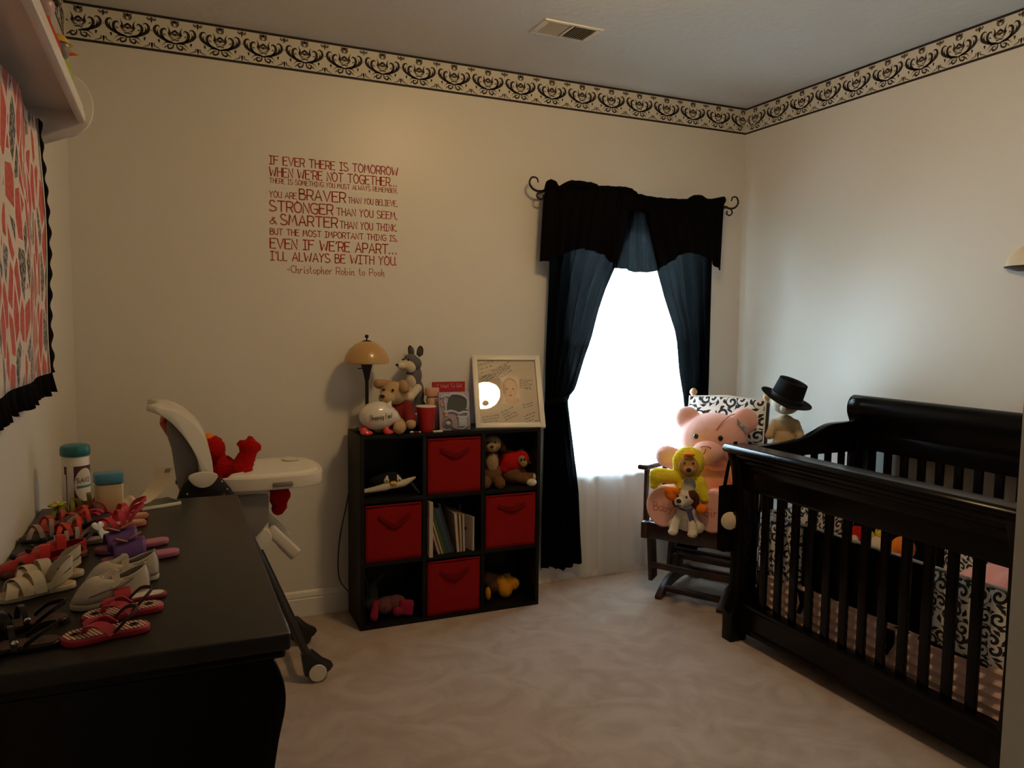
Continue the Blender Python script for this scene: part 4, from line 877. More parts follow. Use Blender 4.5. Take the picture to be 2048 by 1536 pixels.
dot('sleeping_bear', f_, (-.040, -.008, .036), (.013, .008, .011), M_blu)
# signed frame, leaning back against the wall
fr = thing('signed_frame', 'white framed signature mat with baby photo and handwriting, leaning on the wall', 'picture frame', (1.5625, 3.500, TZ), Euler((radians(-26.5), 0, radians(-13.5))))
FW, FH, bt = .358, .398, .026
for nm, a in (('side_moulding', (-FW/2, -FW/2+bt, 0, FH)), ('side_moulding', (FW/2-bt, FW/2, 0, FH)), ('rail_moulding', (-FW/2+bt, FW/2-bt, 0, bt)), ('rail_moulding', (-FW/2+bt, FW/2-bt, FH-bt, FH))):
    G().box(a[0], a[1], 0, .022, a[2], a[3]).build(nm, mat('white_lacquer', (.76, .71, .62), .35), fr, bevel=.0015)
G().box(-FW/2+bt-.004, FW/2-bt+.004, .012, .018, bt-.004, FH-bt+.004).build('backing_board', M_black, fr)
G().box(-FW/2+bt+.002, FW/2-bt-.002, .010, .012, bt+.001, FH-bt-.003).build('signature_mat', mat('cream_card', (.60, .52, .42), .8), fr)
rnd = random.Random(5); g = G()
R_, U_ = Vector((1, 0, 0)), Vector((0, 0, 1)); X_ = lambda px, py: Vector(((px-1300)/1000*.356, .0098, (1340-py)/1140*.398))
for (px, py, w_, n_, h_, ang) in ((880, 370, .085, 4, .013, 16), (900, 590, .19, 3, .008, 34), (1100, 470, .10, 4, .009, 34), (1180, 1110, .062, 4, .009, 25), (1480, 590, .064, 5, .0065, -4), (1500, 1000, .066, 2, .008, 16), (1500, 1180, .066, 5, .009, 22), (900, 1180, .080, 4, .008, 8), (1560, 735, .028, 1, .007, -5)):
    a = radians(ang); scribble(g, X_(px, py), R_*cos(a)+U_*sin(a), U_*cos(a)-R_*sin(a), w_, n_, h_, rnd, .0014)
g.build('signatures', mat('grey_ink', (.07, .055, .05), .7), fr, smooth=False)['kind'] = 'stuff'
ph = G().box(-.040, .058, .0085, .0097, .127, .278).build('baby_photo', mat('photo_pale', (.62, .52, .42), .4), fr)
ph['label'] = 'pale photo of a bald baby looking at the camera'
def flat(nm, c, r, m, par, y): return G().lathe([(0, 0), (1, 0), (1, .0004), (0, .0004)], (0, 0, 0), 28, axis=(0, -1, 0)), nm
def disc(nm, cx, cz, rx_, rz_, m, par, y, rot=0):
    g = G(); n = 28; pts = [(cx + rx_*cos(2*pi*k/n)*cos(rot) - rz_*sin(2*pi*k/n)*sin(rot), cz + rz_*sin(2*pi*k/n)*cos(rot) + rx_*cos(2*pi*k/n)*sin(rot)) for k in range(n)]
    return g.prism(pts, y-.00025, y, 'xz').build(nm, m, par, smooth=False)
M_sk = mat('print_skin', (.60, .40, .26), .5); M_sk2 = mat('print_skin_shade', (.46, .28, .17), .5); M_dk = mat('print_dark', (.10, .07, .06), .5)
disc('print_shoulder', .020, .148, .037, .020, M_sk, ph, .0084); disc('print_hair', .012, .222, .038, .052, M_sk2, ph, .0082); disc('print_face', .010, .208, .037, .056, M_sk, ph, .0079)
for x in (-.006, .026): disc('print_eye', x, .211, .006, .0032, M_dk, ph, .0075)
disc('print_nose', .010, .193, .005, .0035, M_sk2, ph, .0075); disc('print_mouth', .010, .176, .009, .0038, mat('print_lip', (.42, .12, .09), .5), ph, .0075)
G().box(-FW/2+bt+.001, FW/2-bt-.001, .0045, .0055, bt+.001, FH-bt-.001).build('glass', M_glass, fr)

# ================================================================== IN THE CUBES
M_pen = plush('black_plush', (.014, .015, .022)); M_wht = plush('white_plush', (.60, .54, .42))
x, y, z = cell(0, 2)
pn = thing('plush_penguin', 'black and white penguin soft toy lying in the top left cube', 'stuffed toy', (.945, 3.56, z))
blob('body', [(0, .03, .045, .085, .085, .045), (.01, -.02, .065, .052, .050, .042)], M_pen, pn, .006, 4, .001)
blob('belly_band', [*capsule((-.125, -.055, .030), (-.03, -.055, .042), .012, .018, 6), *capsule((-.03, -.055, .045), (.06, -.055, .055), .018, .018, 6), *capsule((.06, -.055, .055), (.118, -.045, .075), .018, .008, 6)], M_wht, pn, .005, 4, .001)
for s in (-1, 1):
    q = blob('eye_patch', [(.005+s*.030, -.058, .073, .015, .012, .016), (.005+s*.026, -.052, .090, .007, .008, .009)], M_wht, pn, .004); dot('eye', q, (.005+s*.030, -.071, .074), .0035, M_eye)
blob('beak', [(.006, -.070, .062, .019, .014, .010)], mat('yellow_felt', (.75, .40, .03), .9), pn, .003)
blob('flipper', [*capsule((.10, -.05, .05), (.125, -.085, .012), .010, .008, 4)], mat('navy_plush', (.02, .025, .06), .9), pn, .005)
M_brn = plush('brown_plush', (.16, .075, .035), 180, 1.0); M_dkb = plush('dark_brown_plush', (.05, .022, .012), 180, 1.0); M_bge = plush('beige_plush', (.34, .23, .13)); M_str = plush('strawberry_plush', (.48, .012, .012))
x, y, z = cell(2, 2)
bd = thing('plush_dog', 'tall brown and beige shaggy toy dog at the left of the top right cube', 'stuffed toy', (1.470, 3.540, z), radians(-15))
blob('body', [(0, 0, .060, .055, .060, .060), (-.005, .0, .13, .045, .045, .06)], M_brn, bd, .006, 4, .003)
blob('chest', [(0, -.040, .125, .032, .022, .050)], M_bge, bd, .006, 4, .002)
hd = blob('head', [(.0, -.01, .215, .052, .046, .044), (-.005, -.05, .205, .030, .030, .024)], M_bge, bd, .006, 4, .002)
blob('ear', [*capsule((.035, 0, .24), (.058, -.02, .19), .018, .020, 4)], M_dkb, hd, .006); blob('ear', [*capsule((-.035, 0, .24), (-.058, -.02, .19), .018, .020, 4)], M_dkb, hd, .006)
dot('nose', hd, (-.006, -.080, .212), (.009, .006, .007), M_eye); dot('eye', hd, (.014, -.058, .230), .005, M_eye); dot('eye', hd, (-.022, -.058, .230), .005, M_eye)
for s in (-1, 1): blob('leg', [*capsule((s*.028, -.03, .035), (s*.036, -.075, .028), .030, .028, 4)], M_brn, bd, .006, 4, .003)
mk = thing('plush_monkey', 'brown toy monkey in a red strawberry hood with cream paws, top right cube', 'stuffed toy', (1.605, 3.555, z), radians(-12))
blob('body', [(0, .0, .048, .066, .050, .048), *capsule((.04, -.03, .04), (.085, -.055, .045), .022, .018, 5), *capsule((.02, -.04, .03), (.055, -.085, .026), .022, .018, 5)], M_brn, mk, .006, 4, .002)
blob('strawberry_hood', [(-.020, .0, .115, .066, .052, .058), (.03, -.01, .125, .048, .046, .050), (-.05, 0, .085, .04, .04, .04)], M_str, mk, .006)
q = blob('face', [(.030, -.052, .128, .022, .012, .026), (.038, -.058, .112, .020, .013, .018)], M_bge, mk, .004)
dot('eye', q, (.024, -.066, .133), (.006, .004, .008), M_eye); dot('eye', q, (.040, -.066, .134), (.006, .004, .008), M_eye); dot('nostril', q, (.040, -.071, .113), .0025, M_eye)
for c in ((-.035, -.02, .168), (.035, -.015, .170), (.078, -.02, .105)):
    for k in range(4): G().tube([c, (c[0]+.014*cos(k*1.6), c[1]-.006, c[2]+.010+.006*sin(k*1.6))], [.004, .001], 6).build('green_leaf', plush('leaf_green%d' % k, (.05, .16, .06)), mk)
dot('paw', mk, (.102, -.060, .042), (.024, .020, .020), M_wht); dot('paw', mk, (.072, -.098, .022), (.026, .020, .019), M_wht)
x, y, z = cell(0, 0)
M_dg = plush('grey_green_plush', (.055, .055, .042), 150, 1.2); M_mag = plush('magenta_plush', (.26, .018, .045)); M_mag2 = plush('faded_pink_plush', (.16, .055, .06))
gy = thing('plush_donkey', 'dark grey long-eared soft toy at the back left of the bottom left cube', 'stuffed toy', (.865, 3.60, z), radians(10))
blob('body', [(0, 0, .055, .045, .05, .055), (0, -.01, .115, .034, .036, .040)], M_dg, gy, .006, 4, .002)
for s, e in ((-1, (-.035, -.01, .205)), (1, (.060, -.02, .190))): blob('ear', [*capsule((s*.018, 0, .145), e, .011, .007, 5)], M_dg, gy, .005)
pk = thing('plush_pig', 'dark pink soft toy slumped across the bottom left cube', 'stuffed toy', (.935, 3.545, z), radians(0))
blob('body', [(.005, .02, .045, .065, .05, .042), (.045, .0, .05, .05, .045, .045)], M_mag2, pk, .006, 4, .001)
hd = blob('head', [(-.022, -.035, .055, .036, .032, .034)], M_mag2, pk, .006); dot('eye', hd, (-.030, -.066, .063), .004, M_eye)
blob('arm', [*capsule((-.060, -.02, .075), (-.080, -.055, .022), .018, .022, 5)], M_mag, pk, .006)
G().cbox((.080, -.050, .045), (.072, .030, .075), (radians(-12), radians(8), radians(-15))).build('square_skirt', M_mag, pk, bevel=.012, seg=3)
blob('foot', [(.035, -.060, .035, .026, .022, .024)], M_mag, pk, .006)
x, y, z = cell(2, 0)
M_yor = plush('yellow_orange_plush', (.62, .26, .015), 170, .9)
dk = thing('plush_duck', 'orange-yellow toy duck lying on its back in the bottom right cube', 'stuffed toy', (1.545, 3.58, z), radians(12))
blob('body', [(-.02, .03, .065, .050, .055, .050), (-.055, .04, .095, .036, .036, .034)], M_brn, dk, .006, 4, .002)
blob('foot', [(.010, -.035, .042, .040, .036, .042), (.0, -.005, .080, .034, .034, .034)], M_yor, dk, .006, 4, .001); blob('foot', [(.068, -.02, .060, .036, .034, .034), (.04, .0, .085, .03, .03, .03)], M_yor, dk, .006, 4, .001)
blob('wing', [(-.110, -.05, .050, .014, .020, .036)], M_yor, dk, .006, 4, .001)
G().cbox((.030, -.030, .116), (.028, .010, .016), (0, 0, .3)).build('label_tag', M_greyp, dk, bevel=.003)
# books in the middle cube: each a thing
x0, y0, z0 = cell(1, 1)
BC = {'w': (.46, .38, .32), 'g': (.035, .075, .045), 'dg': (.02, .04, .03), 'r': (.20, .03, .03), 'b': (.03, .04, .09), 'o': (.42, .28, .13), 'p': (.38, .30, .28), 'k': (.012, .013, .02), 't': (.03, .08, .10), 'y': (.42, .38, .12)}
BM = {k: mat('cover_'+n, c, .45) for (k, c), n in zip(BC.items(), ('white', 'green', 'dark_green', 'red', 'blue', 'orange', 'pink', 'black', 'teal', 'yellow'))}
book('large white-spined picture book standing upright at the left of the cube', (x0+.016, 3.425, z0), 0, .018, .268, .22, BM['w'], 'books in the middle cube')
lean = [('p', .009, .20, 'thin pink-spined book leaning left, first of the leaning row'), ('r', .006, .225, 'thin red book leaning in the row, beside the pink one'), ('y', .007, .235, 'thin yellow-spined book in the leaning row'), ('g', .014, .240, 'thick green book in the middle of the leaning row'), ('dg', .012, .238, 'dark green book right of the thick green one'), ('t', .008, .232, 'teal-spined book in the leaning row'), ('b', .007, .24, 'thin blue book near the right of the leaning row'), ('k', .010, .258, 'black book topmost at the right of the leaning row')]
xx = x0+.062; th = radians(-17)
for k, (c, w_, h_, lab) in enumerate(lean):
    book(lab, (xx+w_/2, 3.455, z0+w_/2*sin(-th)+.0015), Euler((0, th, 0)), w_, h_, .19, BM[c], 'books in the middle cube'); xx += w_/cos(th)+.0012
xx += .012
for c, w_, h_, lab, t2 in (('w', .013, .195, 'pale book leaning slightly, left of the small upright pair', -5), ('o', .010, .188, 'tan book between the pale books at the right', -3), ('p', .010, .185, 'thin pinkish book in the small upright group', -2)):
    book(lab, (xx+w_/2, 3.458, z0+.0015), Euler((0, radians(t2), 0)), w_, h_, .17, BM[c], 'books in the middle cube'); xx += w_+.0045
b = book('cream book turned to show its cover at the right of the middle cube', (x0+.243, 3.452, z0+.001), Euler((0, 0, radians(16))), .009, .170, .16, BM['w'], 'books in the middle cube')
dot('cover_spot', b, (-.0047, .06, .10), (.0004, .008, .010), M_dkb)
book('dark grey book behind the cream book at the right', (x0+.205, 3.545, z0+.0005), Euler((0, 0, radians(4))), .012, .215, .12, BM['k'], 'books in the middle cube')

# ================================================================== ON THE GLIDER CHAIR
M_pk = plush('pink_plush', (.84, .46, .40), 300, .35); M_pch = mat('peach_satin', (.78, .30, .20), .55, sheen=.2); M_pch2 = mat('peach_thread', (.50, .16, .12), .7)
br = thing('plush_bear', 'large pink teddy bear with stitched feet seated in the glider chair', 'stuffed toy', (2.605, 3.215, .4215), radians(-50))
blob('body', [(0, .03, .165, .150, .115, .165), (0, 0, .43, .175, .140, .135), (0, .0, .39, .165, .135, .11), (0, .01, .30, .11, .10, .09), (-.145, .01, .525, .066, .04, .066), (.150, .01, .530, .074, .042, .070),
    *capsule((-.13, -.01, .28), (-.215, -.130, .335), .062, .058, 6), *capsule((.13, -.01, .27), (.20, -.12, .20), .062, .058, 6),
    *capsule((-.10, -.04, .095), (-.175, -.225, .110), .088, .096, 6), *capsule((.05, -.04, .095), (.065, -.225, .110), .088, .096, 6)], M_pk, br, .011, 4)
blob('muzzle', [(0, -.135, .375, .082, .066, .060)], M_pk, br, .008)
for s in (-1, 1):
    dot('eye', br, (s*.062-.004, -.128, .450), (.013, .010, .014), M_eye)
    sx = -.177 if s < 0 else .067
    G().lathe([(.0, .0), (.080, 0), (.088, -.008), (.086, -.016)], (sx, -.322, .110), 28, axis=(0, -1, -.02), sy=1.2).build('foot_sole', M_pk, br)
g = G(); text(g, 'Baby', (-.225, -.3235, .088), (1, 0, 0), (0, 0, 1), .042, .095, .004); g.build('stitched_word', M_pch2, br, smooth=False)
g = G(); text(g, 'Girl', (.025, -.3235, .088), (1, 0, 0), (0, 0, 1), .042, .080, .004); g.build('stitched_word', M_pch2, br, smooth=False)
blob('satin_vest', [(0, .0, .20, .135, .115, .115), (0, .005, .27, .10, .10, .07)], M_pch, br, .009)
for s in (-1, 1): G().strap(smoothpts([(0, -.120, .300), (s*.04, -.135, .325), (s*.085, -.118, .322), (s*.09, -.112, .298), (s*.04, -.130, .290), (0, -.120, .296)], 3), (0, -.3, 1), .022, .003).build('bow_loop', M_pch, br)
G().tube(smoothpts([(.0, -.198, .400), (-.004, -.200, .385), (-.012, -.198, .372)], 3), .003, 6).build('nose_stitch', M_pch2, br)
G().tube(smoothpts([(-.028, -.190, .405), (-.012, -.200, .412), (.012, -.200, .412), (.024, -.190, .404)], 4), .0035, 6).build('nose_stitch', M_pch2, br)
G().tube(smoothpts([(.035, -.128, .49), (.06, -.105, .53), (.09, -.06, .56), (.105, -.02, .565)], 4), .0025, 6).build('seam', M_pch2, br)
M_bw = mat('grey_blue_satin', (.30, .36, .42), .4)
G().strap([(.125, -.052, .535), (.150, -.050, .510), (.178, -.045, .485)], (0, 0, 1), [.030, .016, .032], .006).build('ear_bow', M_bw, br); dot('bow_knot', br, (.151, -.056, .510), (.010, .007, .010), M_bw)
# teddy in a yellow duck costume on the bear's lap
M_yel = plush('bright_yellow_plush', (.86, .68, .04), 150, 1.2); M_org = plush('orange_felt_plush', (.86, .20, .015), 300, .5)
dc = thing('plush_duck_bear', 'small brown teddy in a fuzzy yellow duck costume on the pink bear lap', 'stuffed toy', (2.325, 3.055, .540), radians(-36))
blob('costume', [(0, 0, .085, .062, .055, .075), (0, .012, .225, .078, .062, .078), *capsule((-.05, 0, .15), (-.150, -.005, .155), .034, .038, 6), *capsule((-.15, 0, .155), (-.165, 0, .105), .036, .022, 3), *capsule((.05, 0, .13), (.085, -.01, .055), .034, .030, 5)], M_yel, dc, .007, 4, .003)
fc = blob('face', [(0, -.042, .215, .050, .026, .050), (0, -.068, .200, .026, .020, .020)], plush('honey_plush', (.52, .27, .09)), dc, .005)
dot('nose', fc, (0, -.089, .205), (.013, .008, .011), M_eye); dot('eye', fc, (-.021, -.068, .236), .006, M_eye); dot('eye', fc, (.021, -.068, .236), .006, M_eye)
blob('beak', [(0, -.060, .277, .032, .026, .009)], M_org, dc, .005)
blob('bib', [(0, -.045, .105, .034, .022, .060)], M_cream, dc, .006, 4, .002)
G().strap(smoothpts([(-.02, -.070, .145), (0, -.076, .152), (.025, -.072, .145), (.035, -.066, .125)], 3), (0, 0, 1), .020, .004).build('neck_bow', mat('grey_ribbon', (.16, .17, .20), .5), dc)
blob('foot', [(-.072, -.050, .075, .042, .034, .034), (-.095, -.065, .095, .02, .02, .016), (-.055, -.075, .098, .02, .02, .016)], M_org, dc, .006); blob('foot', [(.070, -.055, .010, .030, .028, .026)], M_org, dc, .006)
# saint bernard puppy with a ribbon
M_pwh = plush('puppy_white', (.68, .60, .48), 220, .8); M_pbr = plush('puppy_brown', (.085, .028, .014), 220, .8); M_rib = mat('navy_ribbon', (.045, .035, .16), .5)
pp_ = thing('plush_puppy', 'white and brown puppy soft toy with purple award ribbon on the chair edge', 'stuffed toy', (2.312, 3.040, .4215), radians(-48), scale=1.06)
blob('body', [(0, .02, .055, .060, .055, .055), (0, -.01, .095, .046, .040, .050), *capsule((-.034, -.045, .07), (-.044, -.070, .018), .020, .022, 5), *capsule((.034, -.045, .07), (.044, -.070, .018), .020, .022, 5), (-.044, -.082, .016, .024, .026, .016), (.044, -.082, .016, .024, .026, .016), (.055, .0, .030, .03, .045, .028), (-.055, .0, .030, .03, .045, .028)], M_pwh, pp_, .006, 4, .001)
hd = blob('head', [(-.005, -.030, .170, .046, .042, .040), (-.016, -.072, .155, .028, .030, .024), (-.006, -.052, .185, .012, .03, .022)], M_pwh, pp_, .005, 4, .001)
for s in (-1, 1):
    blob('brown_patch', [(-.005+s*.028, -.028, .182, .026, .034, .028), (-.005+s*.045, -.010, .155, .018, .026, .042)], M_pbr, hd, .005); dot('eye', hd, (-.010+s*.020, -.068, .180), .0055, M_eye)
dot('nose', hd, (-.018, -.100, .166), (.012, .008, .010), M_eye); dot('mouth', hd, (-.018, -.096, .143), (.012, .006, .004), M_eye)
G().strap([(.020, -.058, .120), (.034, -.064, .085), (.048, -.060, .048)], (1, .3, .2), .024, .002).build('award_ribbon', M_rib, pp_)
G().tube(smoothpts([(-.035, -.035, .122), (0, -.055, .115), (.035, -.035, .122)], 4), .004, 6).build('collar', M_rib, pp_)
g = G(); text(g, 'II', (.036, -.0665, .075), (.25, -.1, -1), (1, .1, .2), .010, .018, .002); g.build('ribbon_print', M_white, pp_, smooth=False)
# teddy in a hat on a slim stand behind the chair
st = thing('pedestal_stand', 'slim dark pedestal stand between the glider chair and crib', 'stand', (2.850, 2.965, 0))
G().lathe([(0, 0), (.105, 0), (.108, .010), (.06, .024), (.022, .04), (.018, .36), (.022, .755), (.05, .780), (.10, .787), (.105, .793), (.10, .800), (0, .800)], n=28).build('pedestal', M_walnut, st)
hb = thing('plush_bear', 'cream and tan toy bear wearing a black fedora behind the glider chair', 'stuffed toy', (2.850, 2.965, .8005), radians(-40))
M_hb = plush('pale_tan_plush', (.55, .42, .26))
blob('body', [(0, 0, .065, .058, .052, .065), (0, 0, .145, .052, .046, .05), *capsule((-.045, -.02, .03), (-.055, -.085, .028), .026, .026, 4), *capsule((.045, -.02, .03), (.055, -.085, .028), .026, .026, 4), *capsule((-.05, 0, .15), (-.075, -.04, .09), .024, .022, 4), *capsule((.05, 0, .15), (.075, -.04, .09), .024, .022, 4)], M_hb, hb, .006, 4, .001)
hd = blob('head', [(0, -.005, .255, .070, .062, .060)], M_cream, hb, .006); blob('muzzle', [(0, -.066, .230, .034, .030, .026)], M_cream, hd, .005); dot('nose', hd, (.0, -.095, .236), (.011, .007, .008), M_tan)
dot('eye', hd, (-.022, -.060, .262), .005, M_eye); dot('eye', hd, (.022, -.060, .262), .005, M_eye)
ht = thing('fedora_hat', 'black felt fedora on the cream toy bear in the corner', 'hat', (2.845, 2.962, 1.072), Euler((radians(8), radians(20), radians(-40))))
M_felt = mat('black_felt', (.007, .007, .009), .9, spec=.1)
def crown(u, v):
    a = 2*pi*u; r = (.080 - .010*v)*(1 if v < .86 else (1-v)/.14*.9+.1*(v < 1)); z = .105*min(1, v/.86); pinch = 1 - .22*v*max(0, cos(a+pi/2))**3
    if v > .86: z = .105 - .020*(v-.86)/.14*abs(cos(a+pi/2))*1.2
    return Vector((r*cos(a)*1.0*pinch, r*sin(a)*1.15, z))
G().grid(crown, 36, 18).build('crown', M_felt, ht, angle=80)
G().grid(lambda u, v: Vector(((.078+.052*v)*cos(2*pi*u), (.078+.052*v)*1.10*sin(2*pi*u)+.008*sin(2*pi*u), .014*v*v*(1.2*abs(cos(2*pi*u))-.4))), 48, 6).build('brim', M_felt, ht, solid=.003)
G().lathe([(.0815, 0), (.0815, .024), (.0795, .024)], n=36, sy=1.14).build('hat_band', mat('black_satin', (.008, .008, .009), .35), ht)

# ================================================================== IN THE HIGH CHAIR
M_fz = plush('fuzzy_red_plush', (.40, .006, .003), 140, 1.3)
rd = thing('plush_toy', 'fuzzy red soft toy slumped in the high chair with one arm raised', 'stuffed toy', (.205, 3.215, .727))
blob('body', [(-.020, 0, .090, .055, .075, .085), (-.060, .0, .205, .045, .060, .050), *capsule((-.01, -.03, .10), (.035, -.060, .120), .044, .046, 5), *capsule((.035, -.06, .12), (.066, -.055, .185), .042, .032, 5), (.072, -.055, .212, .036, .034, .030), (.044, -.050, .225, .018, .016, .016), (.076, -.045, .238, .014, .014, .018), (.100, -.058, .212, .018, .015, .018), *capsule((.02, .04, .05), (.075, .07, .03), .040, .038, 5)], M_fz, rd, .007, 3, .004)
blob('tuft', [(-.075, 0, .250, .022, .026, .016)], M_org, rd, .005, 3, .002)
blob('foot', [*capsule((.175, -.005, .005), (.195, -.01, -.040), .036, .026, 4), (.20, -.005, .0, .034, .036, .034), (.185, -.01, -.055, .026, .03, .026)], M_fz, rd, .006, 3, .003)
blob('leg', [*capsule((.05, .05, .03), (.175, .01, .005), .024, .026, 5)], M_fz, rd, .006, 3, .003)

# ================================================================== ON THE DRESSER
M_lbl = mat('purple_label', (.075, .018, .05), .4); M_teal = mat('teal_plastic', (.015, .16, .18), .35)
cn = thing('wipes_canister', 'tall white wipes canister with teal lid and dark purple label', 'canister', (-.268, 2.605, DZ))
R0 = .0375
G().lathe([(0, 0), (R0-.002, 0), (R0, .004), (R0, .165), (R0-.003, .170), (0, .170)], n=36).build('canister', M_white, cn)
G().lathe([(0, .171), (R0+.0015, .171), (R0+.003, .174), (R0+.003, .192), (R0, .200), (R0-.010, .204), (0, .205)], n=36).build('lid', M_teal, cn)
def wrap(nm, a0, a1, z0, z1, m, par, r=R0+.0006, n=14):
    vs = [(r*cos(a0+(a1-a0)*i/n), r*sin(a0+(a1-a0)*i/n), z) for i in range(n+1) for z in (z0, z1)]
    return G().add(vs, [(2*i, 2*i+2, 2*i+3, 2*i+1) for i in range(n)]).build(nm, m, par)
wrap('label_panel', radians(-92), radians(5), .02, .142, M_lbl, cn); wrap('label_panel', radians(-135), radians(-122), .118, .142, M_lbl, cn); wrap('label_panel', radians(-126), radians(-122), .02, .118, M_lbl, cn)
def onr(pts, r): return [(r*cos(a), r*sin(a), z) for a, z in pts]
n = 24; a0 = radians(-46)
G().add(onr([(a0+.78*q/6*cos(2*pi*k/n), .085+.050*q/6*sin(2*pi*k/n)) for q in range(7) for k in range(n)], R0+.0012), [(q*n+k, q*n+(k+1) % n, (q+1)*n+(k+1) % n, (q+1)*n+k) for q in range(6) for k in range(n)]).build('label_oval', M_white, cn, smooth=False)
wrap('label_stripe', a0-.62, a0+.70, .076, .083, mat('teal_print', (.06, .24, .22), .4), cn, R0+.0018)
g = G(); text(g, 'SANI-', (0, 0, .093), (1, 0, 0), (0, 0, 1), .013, .044, .0018, adv=2.2); g.v = [((R0+.002)*cos(a0-.62+x/R0), (R0+.002)*sin(a0-.62+x/R0), z) for x, y, z in g.v]; g.build('lettering', M_black, cn, smooth=False)
jr = thing('storage_jar', 'squat cream jar with light blue lid beside the wipes canister', 'jar', (-.172, 2.475, DZ), radians(12))
G().prism([(p.x, p.y) for p in smoothpts([(-.030, -.024), (.030, -.024), (.034, 0), (.030, .024), (-.030, .024), (-.034, 0)], 4, True)], 0, .105, 'xy').build('jar', mat('cream_translucent', (.52, .40, .22), .4), jr, bevel=.006)
G().prism([(p.x, p.y) for p in smoothpts([(-.032, -.026), (.032, -.026), (.036, 0), (.032, .026), (-.032, .026), (-.036, 0)], 4, True)], .1055, .136, 'xy').build('lid', mat('light_blue_plastic', (.07, .25, .36), .4), jr, bevel=.004)
tr_ = thing('photo_card', 'dark glossy card with white border lying on the dresser under the paper tag', 'card', (-.052, 2.600, DZ), radians(24))
G().box(-.060, .060, -.045, .045, 0, .010).build('card', M_white, tr_, bevel=.001); G().box(-.057, .057, -.042, .042, .010, .0106).build('dark_print', mat('dark_green_print', (.02, .028, .02), .25), tr_)
tg = thing('paper_tag', 'long curled beige paper tag standing up from the dark card', 'paper tag', (-.060, 2.615, DZ+.0108), radians(2))
pt = smoothpts([(-.055, -.045, .002), (-.030, -.020, .006), (.000, .005, .028), (.020, .018, .062), (.036, .024, .100)], 6)
G().strap([p for p in pt], (1, -.1, 0), .052, .0008).build('tag', mat('beige_paper', (.58, .48, .33), .8), tg)
G().strap([pt[-4]+Vector((.012, -.0015, .0)), pt[-2]+Vector((.012, -.0015, 0))], (1, -.1, 0), .016, .0006).build('barcode', M_greyp, tg)

# ---- shoes: local x runs from toe (-) to heel (+)
def sole_pts(L, w, k=5):
    return [(p.x, p.y) for p in smoothpts([(-.5*L, .02*w), (-.42*L, .36*w), (-.22*L, .50*w), (.05*L, .38*w), (.30*L, .36*w), (.44*L, .28*w), (.5*L, 0), (.44*L, -.28*w), (.30*L, -.35*w), (.05*L, -.33*w), (-.22*L, -.46*w), (-.42*L, -.38*w)], k, True)]
def sole(par, L, w, z0, z1, m, bev=.003, lift=0):
    o = G().prism(sole_pts(L, w), z0, z1, 'xy').build('sole', m, par, bevel=bev, seg=3)
    if lift:
        for v in o.data.vertices: v.co.z += lift*max(0, (v.co.x/L+.0))**2 + lift*.5*max(0, -v.co.x/L-.25)
    return o
def arch(par, x0, x1, w, h, bw, m, nm='strap', t=.0022, z=.010, zig=0):
    pts = [Vector((x0 + (x1-x0)*k/10, -w*.5*cos(pi*k/10)*1.0, z + h*sin(pi*k/10)**.7)) for k in range(11)]
    return G().strap(pts, (1, 0, 0.0), bw, t).build(nm, m, par)
def heelloop(par, L, w, h, bw, m, x=.12, nm='heel_strap'):
    pts = smoothpts([(x*L, -w*.42, .014), (L*.28, -w*.40, h*.8), (L*.46, 0, h), (L*.28, w*.40, h*.8), (x*L, w*.42, .014)], 4)
    return G().strap(pts, (0, 0, 1), bw, .002).build(nm, m, par)
RUB = {}
def rub(nm, c, r=.5):
    if nm not in RUB: RUB[nm] = mat(nm, c, r)
    return RUB[nm]
def shoe(name, lab, x, y, L, w, rot, z=DZ, group=None, tilt=(0, 0)):
    return thing(name, lab, 'shoe', (x, y, z), Euler((tilt[0], tilt[1], rot)), group)
# striped flip-flops
def stripes():
    m = mat('striped_footbed', (.60, .46, .34), .7); nt = m.node_tree; b = nt.nodes['Principled BSDF']; tc = N(nt, 'ShaderNodeTexCoord'); s = N(nt, 'ShaderNodeSeparateXYZ'); nt.links.new(tc.outputs['Object'], s.inputs[0])
    f = mth(nt, 'GREATER_THAN', mth(nt, 'SINE', mth(nt, 'MULTIPLY', mth(nt, 'ADD', s.outputs[0], mth(nt, 'MULTIPLY', s.outputs[1], .35)), 880.0)), .0)
    mx = N(nt, 'ShaderNodeMix', data_type='RGBA'); nt.links.new(f, mx.inputs[0]); mx.inputs[6].default_value = (.60, .46, .34, 1); mx.inputs[7].default_value = (.20, .035, .035, 1); nt.links.new(mx.outputs[2], b.inputs['Base Color']); return m
M_str2 = stripes(); M_pr = rub('raspberry_rubber', (.36, .018, .035), .45)
def flipflop(lab, x, y, rot, back=True):
    L, w = .146, .062; t = shoe('flip_flop', lab, x, y, L, w, rot, group='striped flip-flops'); sole(t, L, w, 0, .014, M_pr, .004)
    G().prism(sole_pts(L*.94, w*.9), .0142, .0150, 'xy').build('striped_footbed', M_str2, t)
    for s in (-1, 1): G().strap(smoothpts([(-.036, 0, .015), (-.028, s*.010, .030), (-.008, s*.024, .032), (.012, s*.030, .014)], 4), (1, s*-.4, .2), [.010]*4+[.020]*8+[.022], .003).build('thong_strap', M_pr, t)
    for px in (.046, -.050): G().lathe([(.0085, 0), (.0085, .0008), (.004, .0008), (.004, 0)], (px, 0, .015), 16).build('printed_ring', M_black, t)
    if back: G().strap(smoothpts([(.008, -.030, .014), (.035, -.028, .040), (.052, 0, .046), (.035, .028, .040), (.008, .030, .014)], 4), (0, 0, 1), .007, .0022).build('elastic_heel_strap', rub('dark_elastic', (.05, .008, .01)), t)
flipflop('red flip-flop with pink striped footbed, nearest the dresser front corner', -.118, 1.540, radians(8))
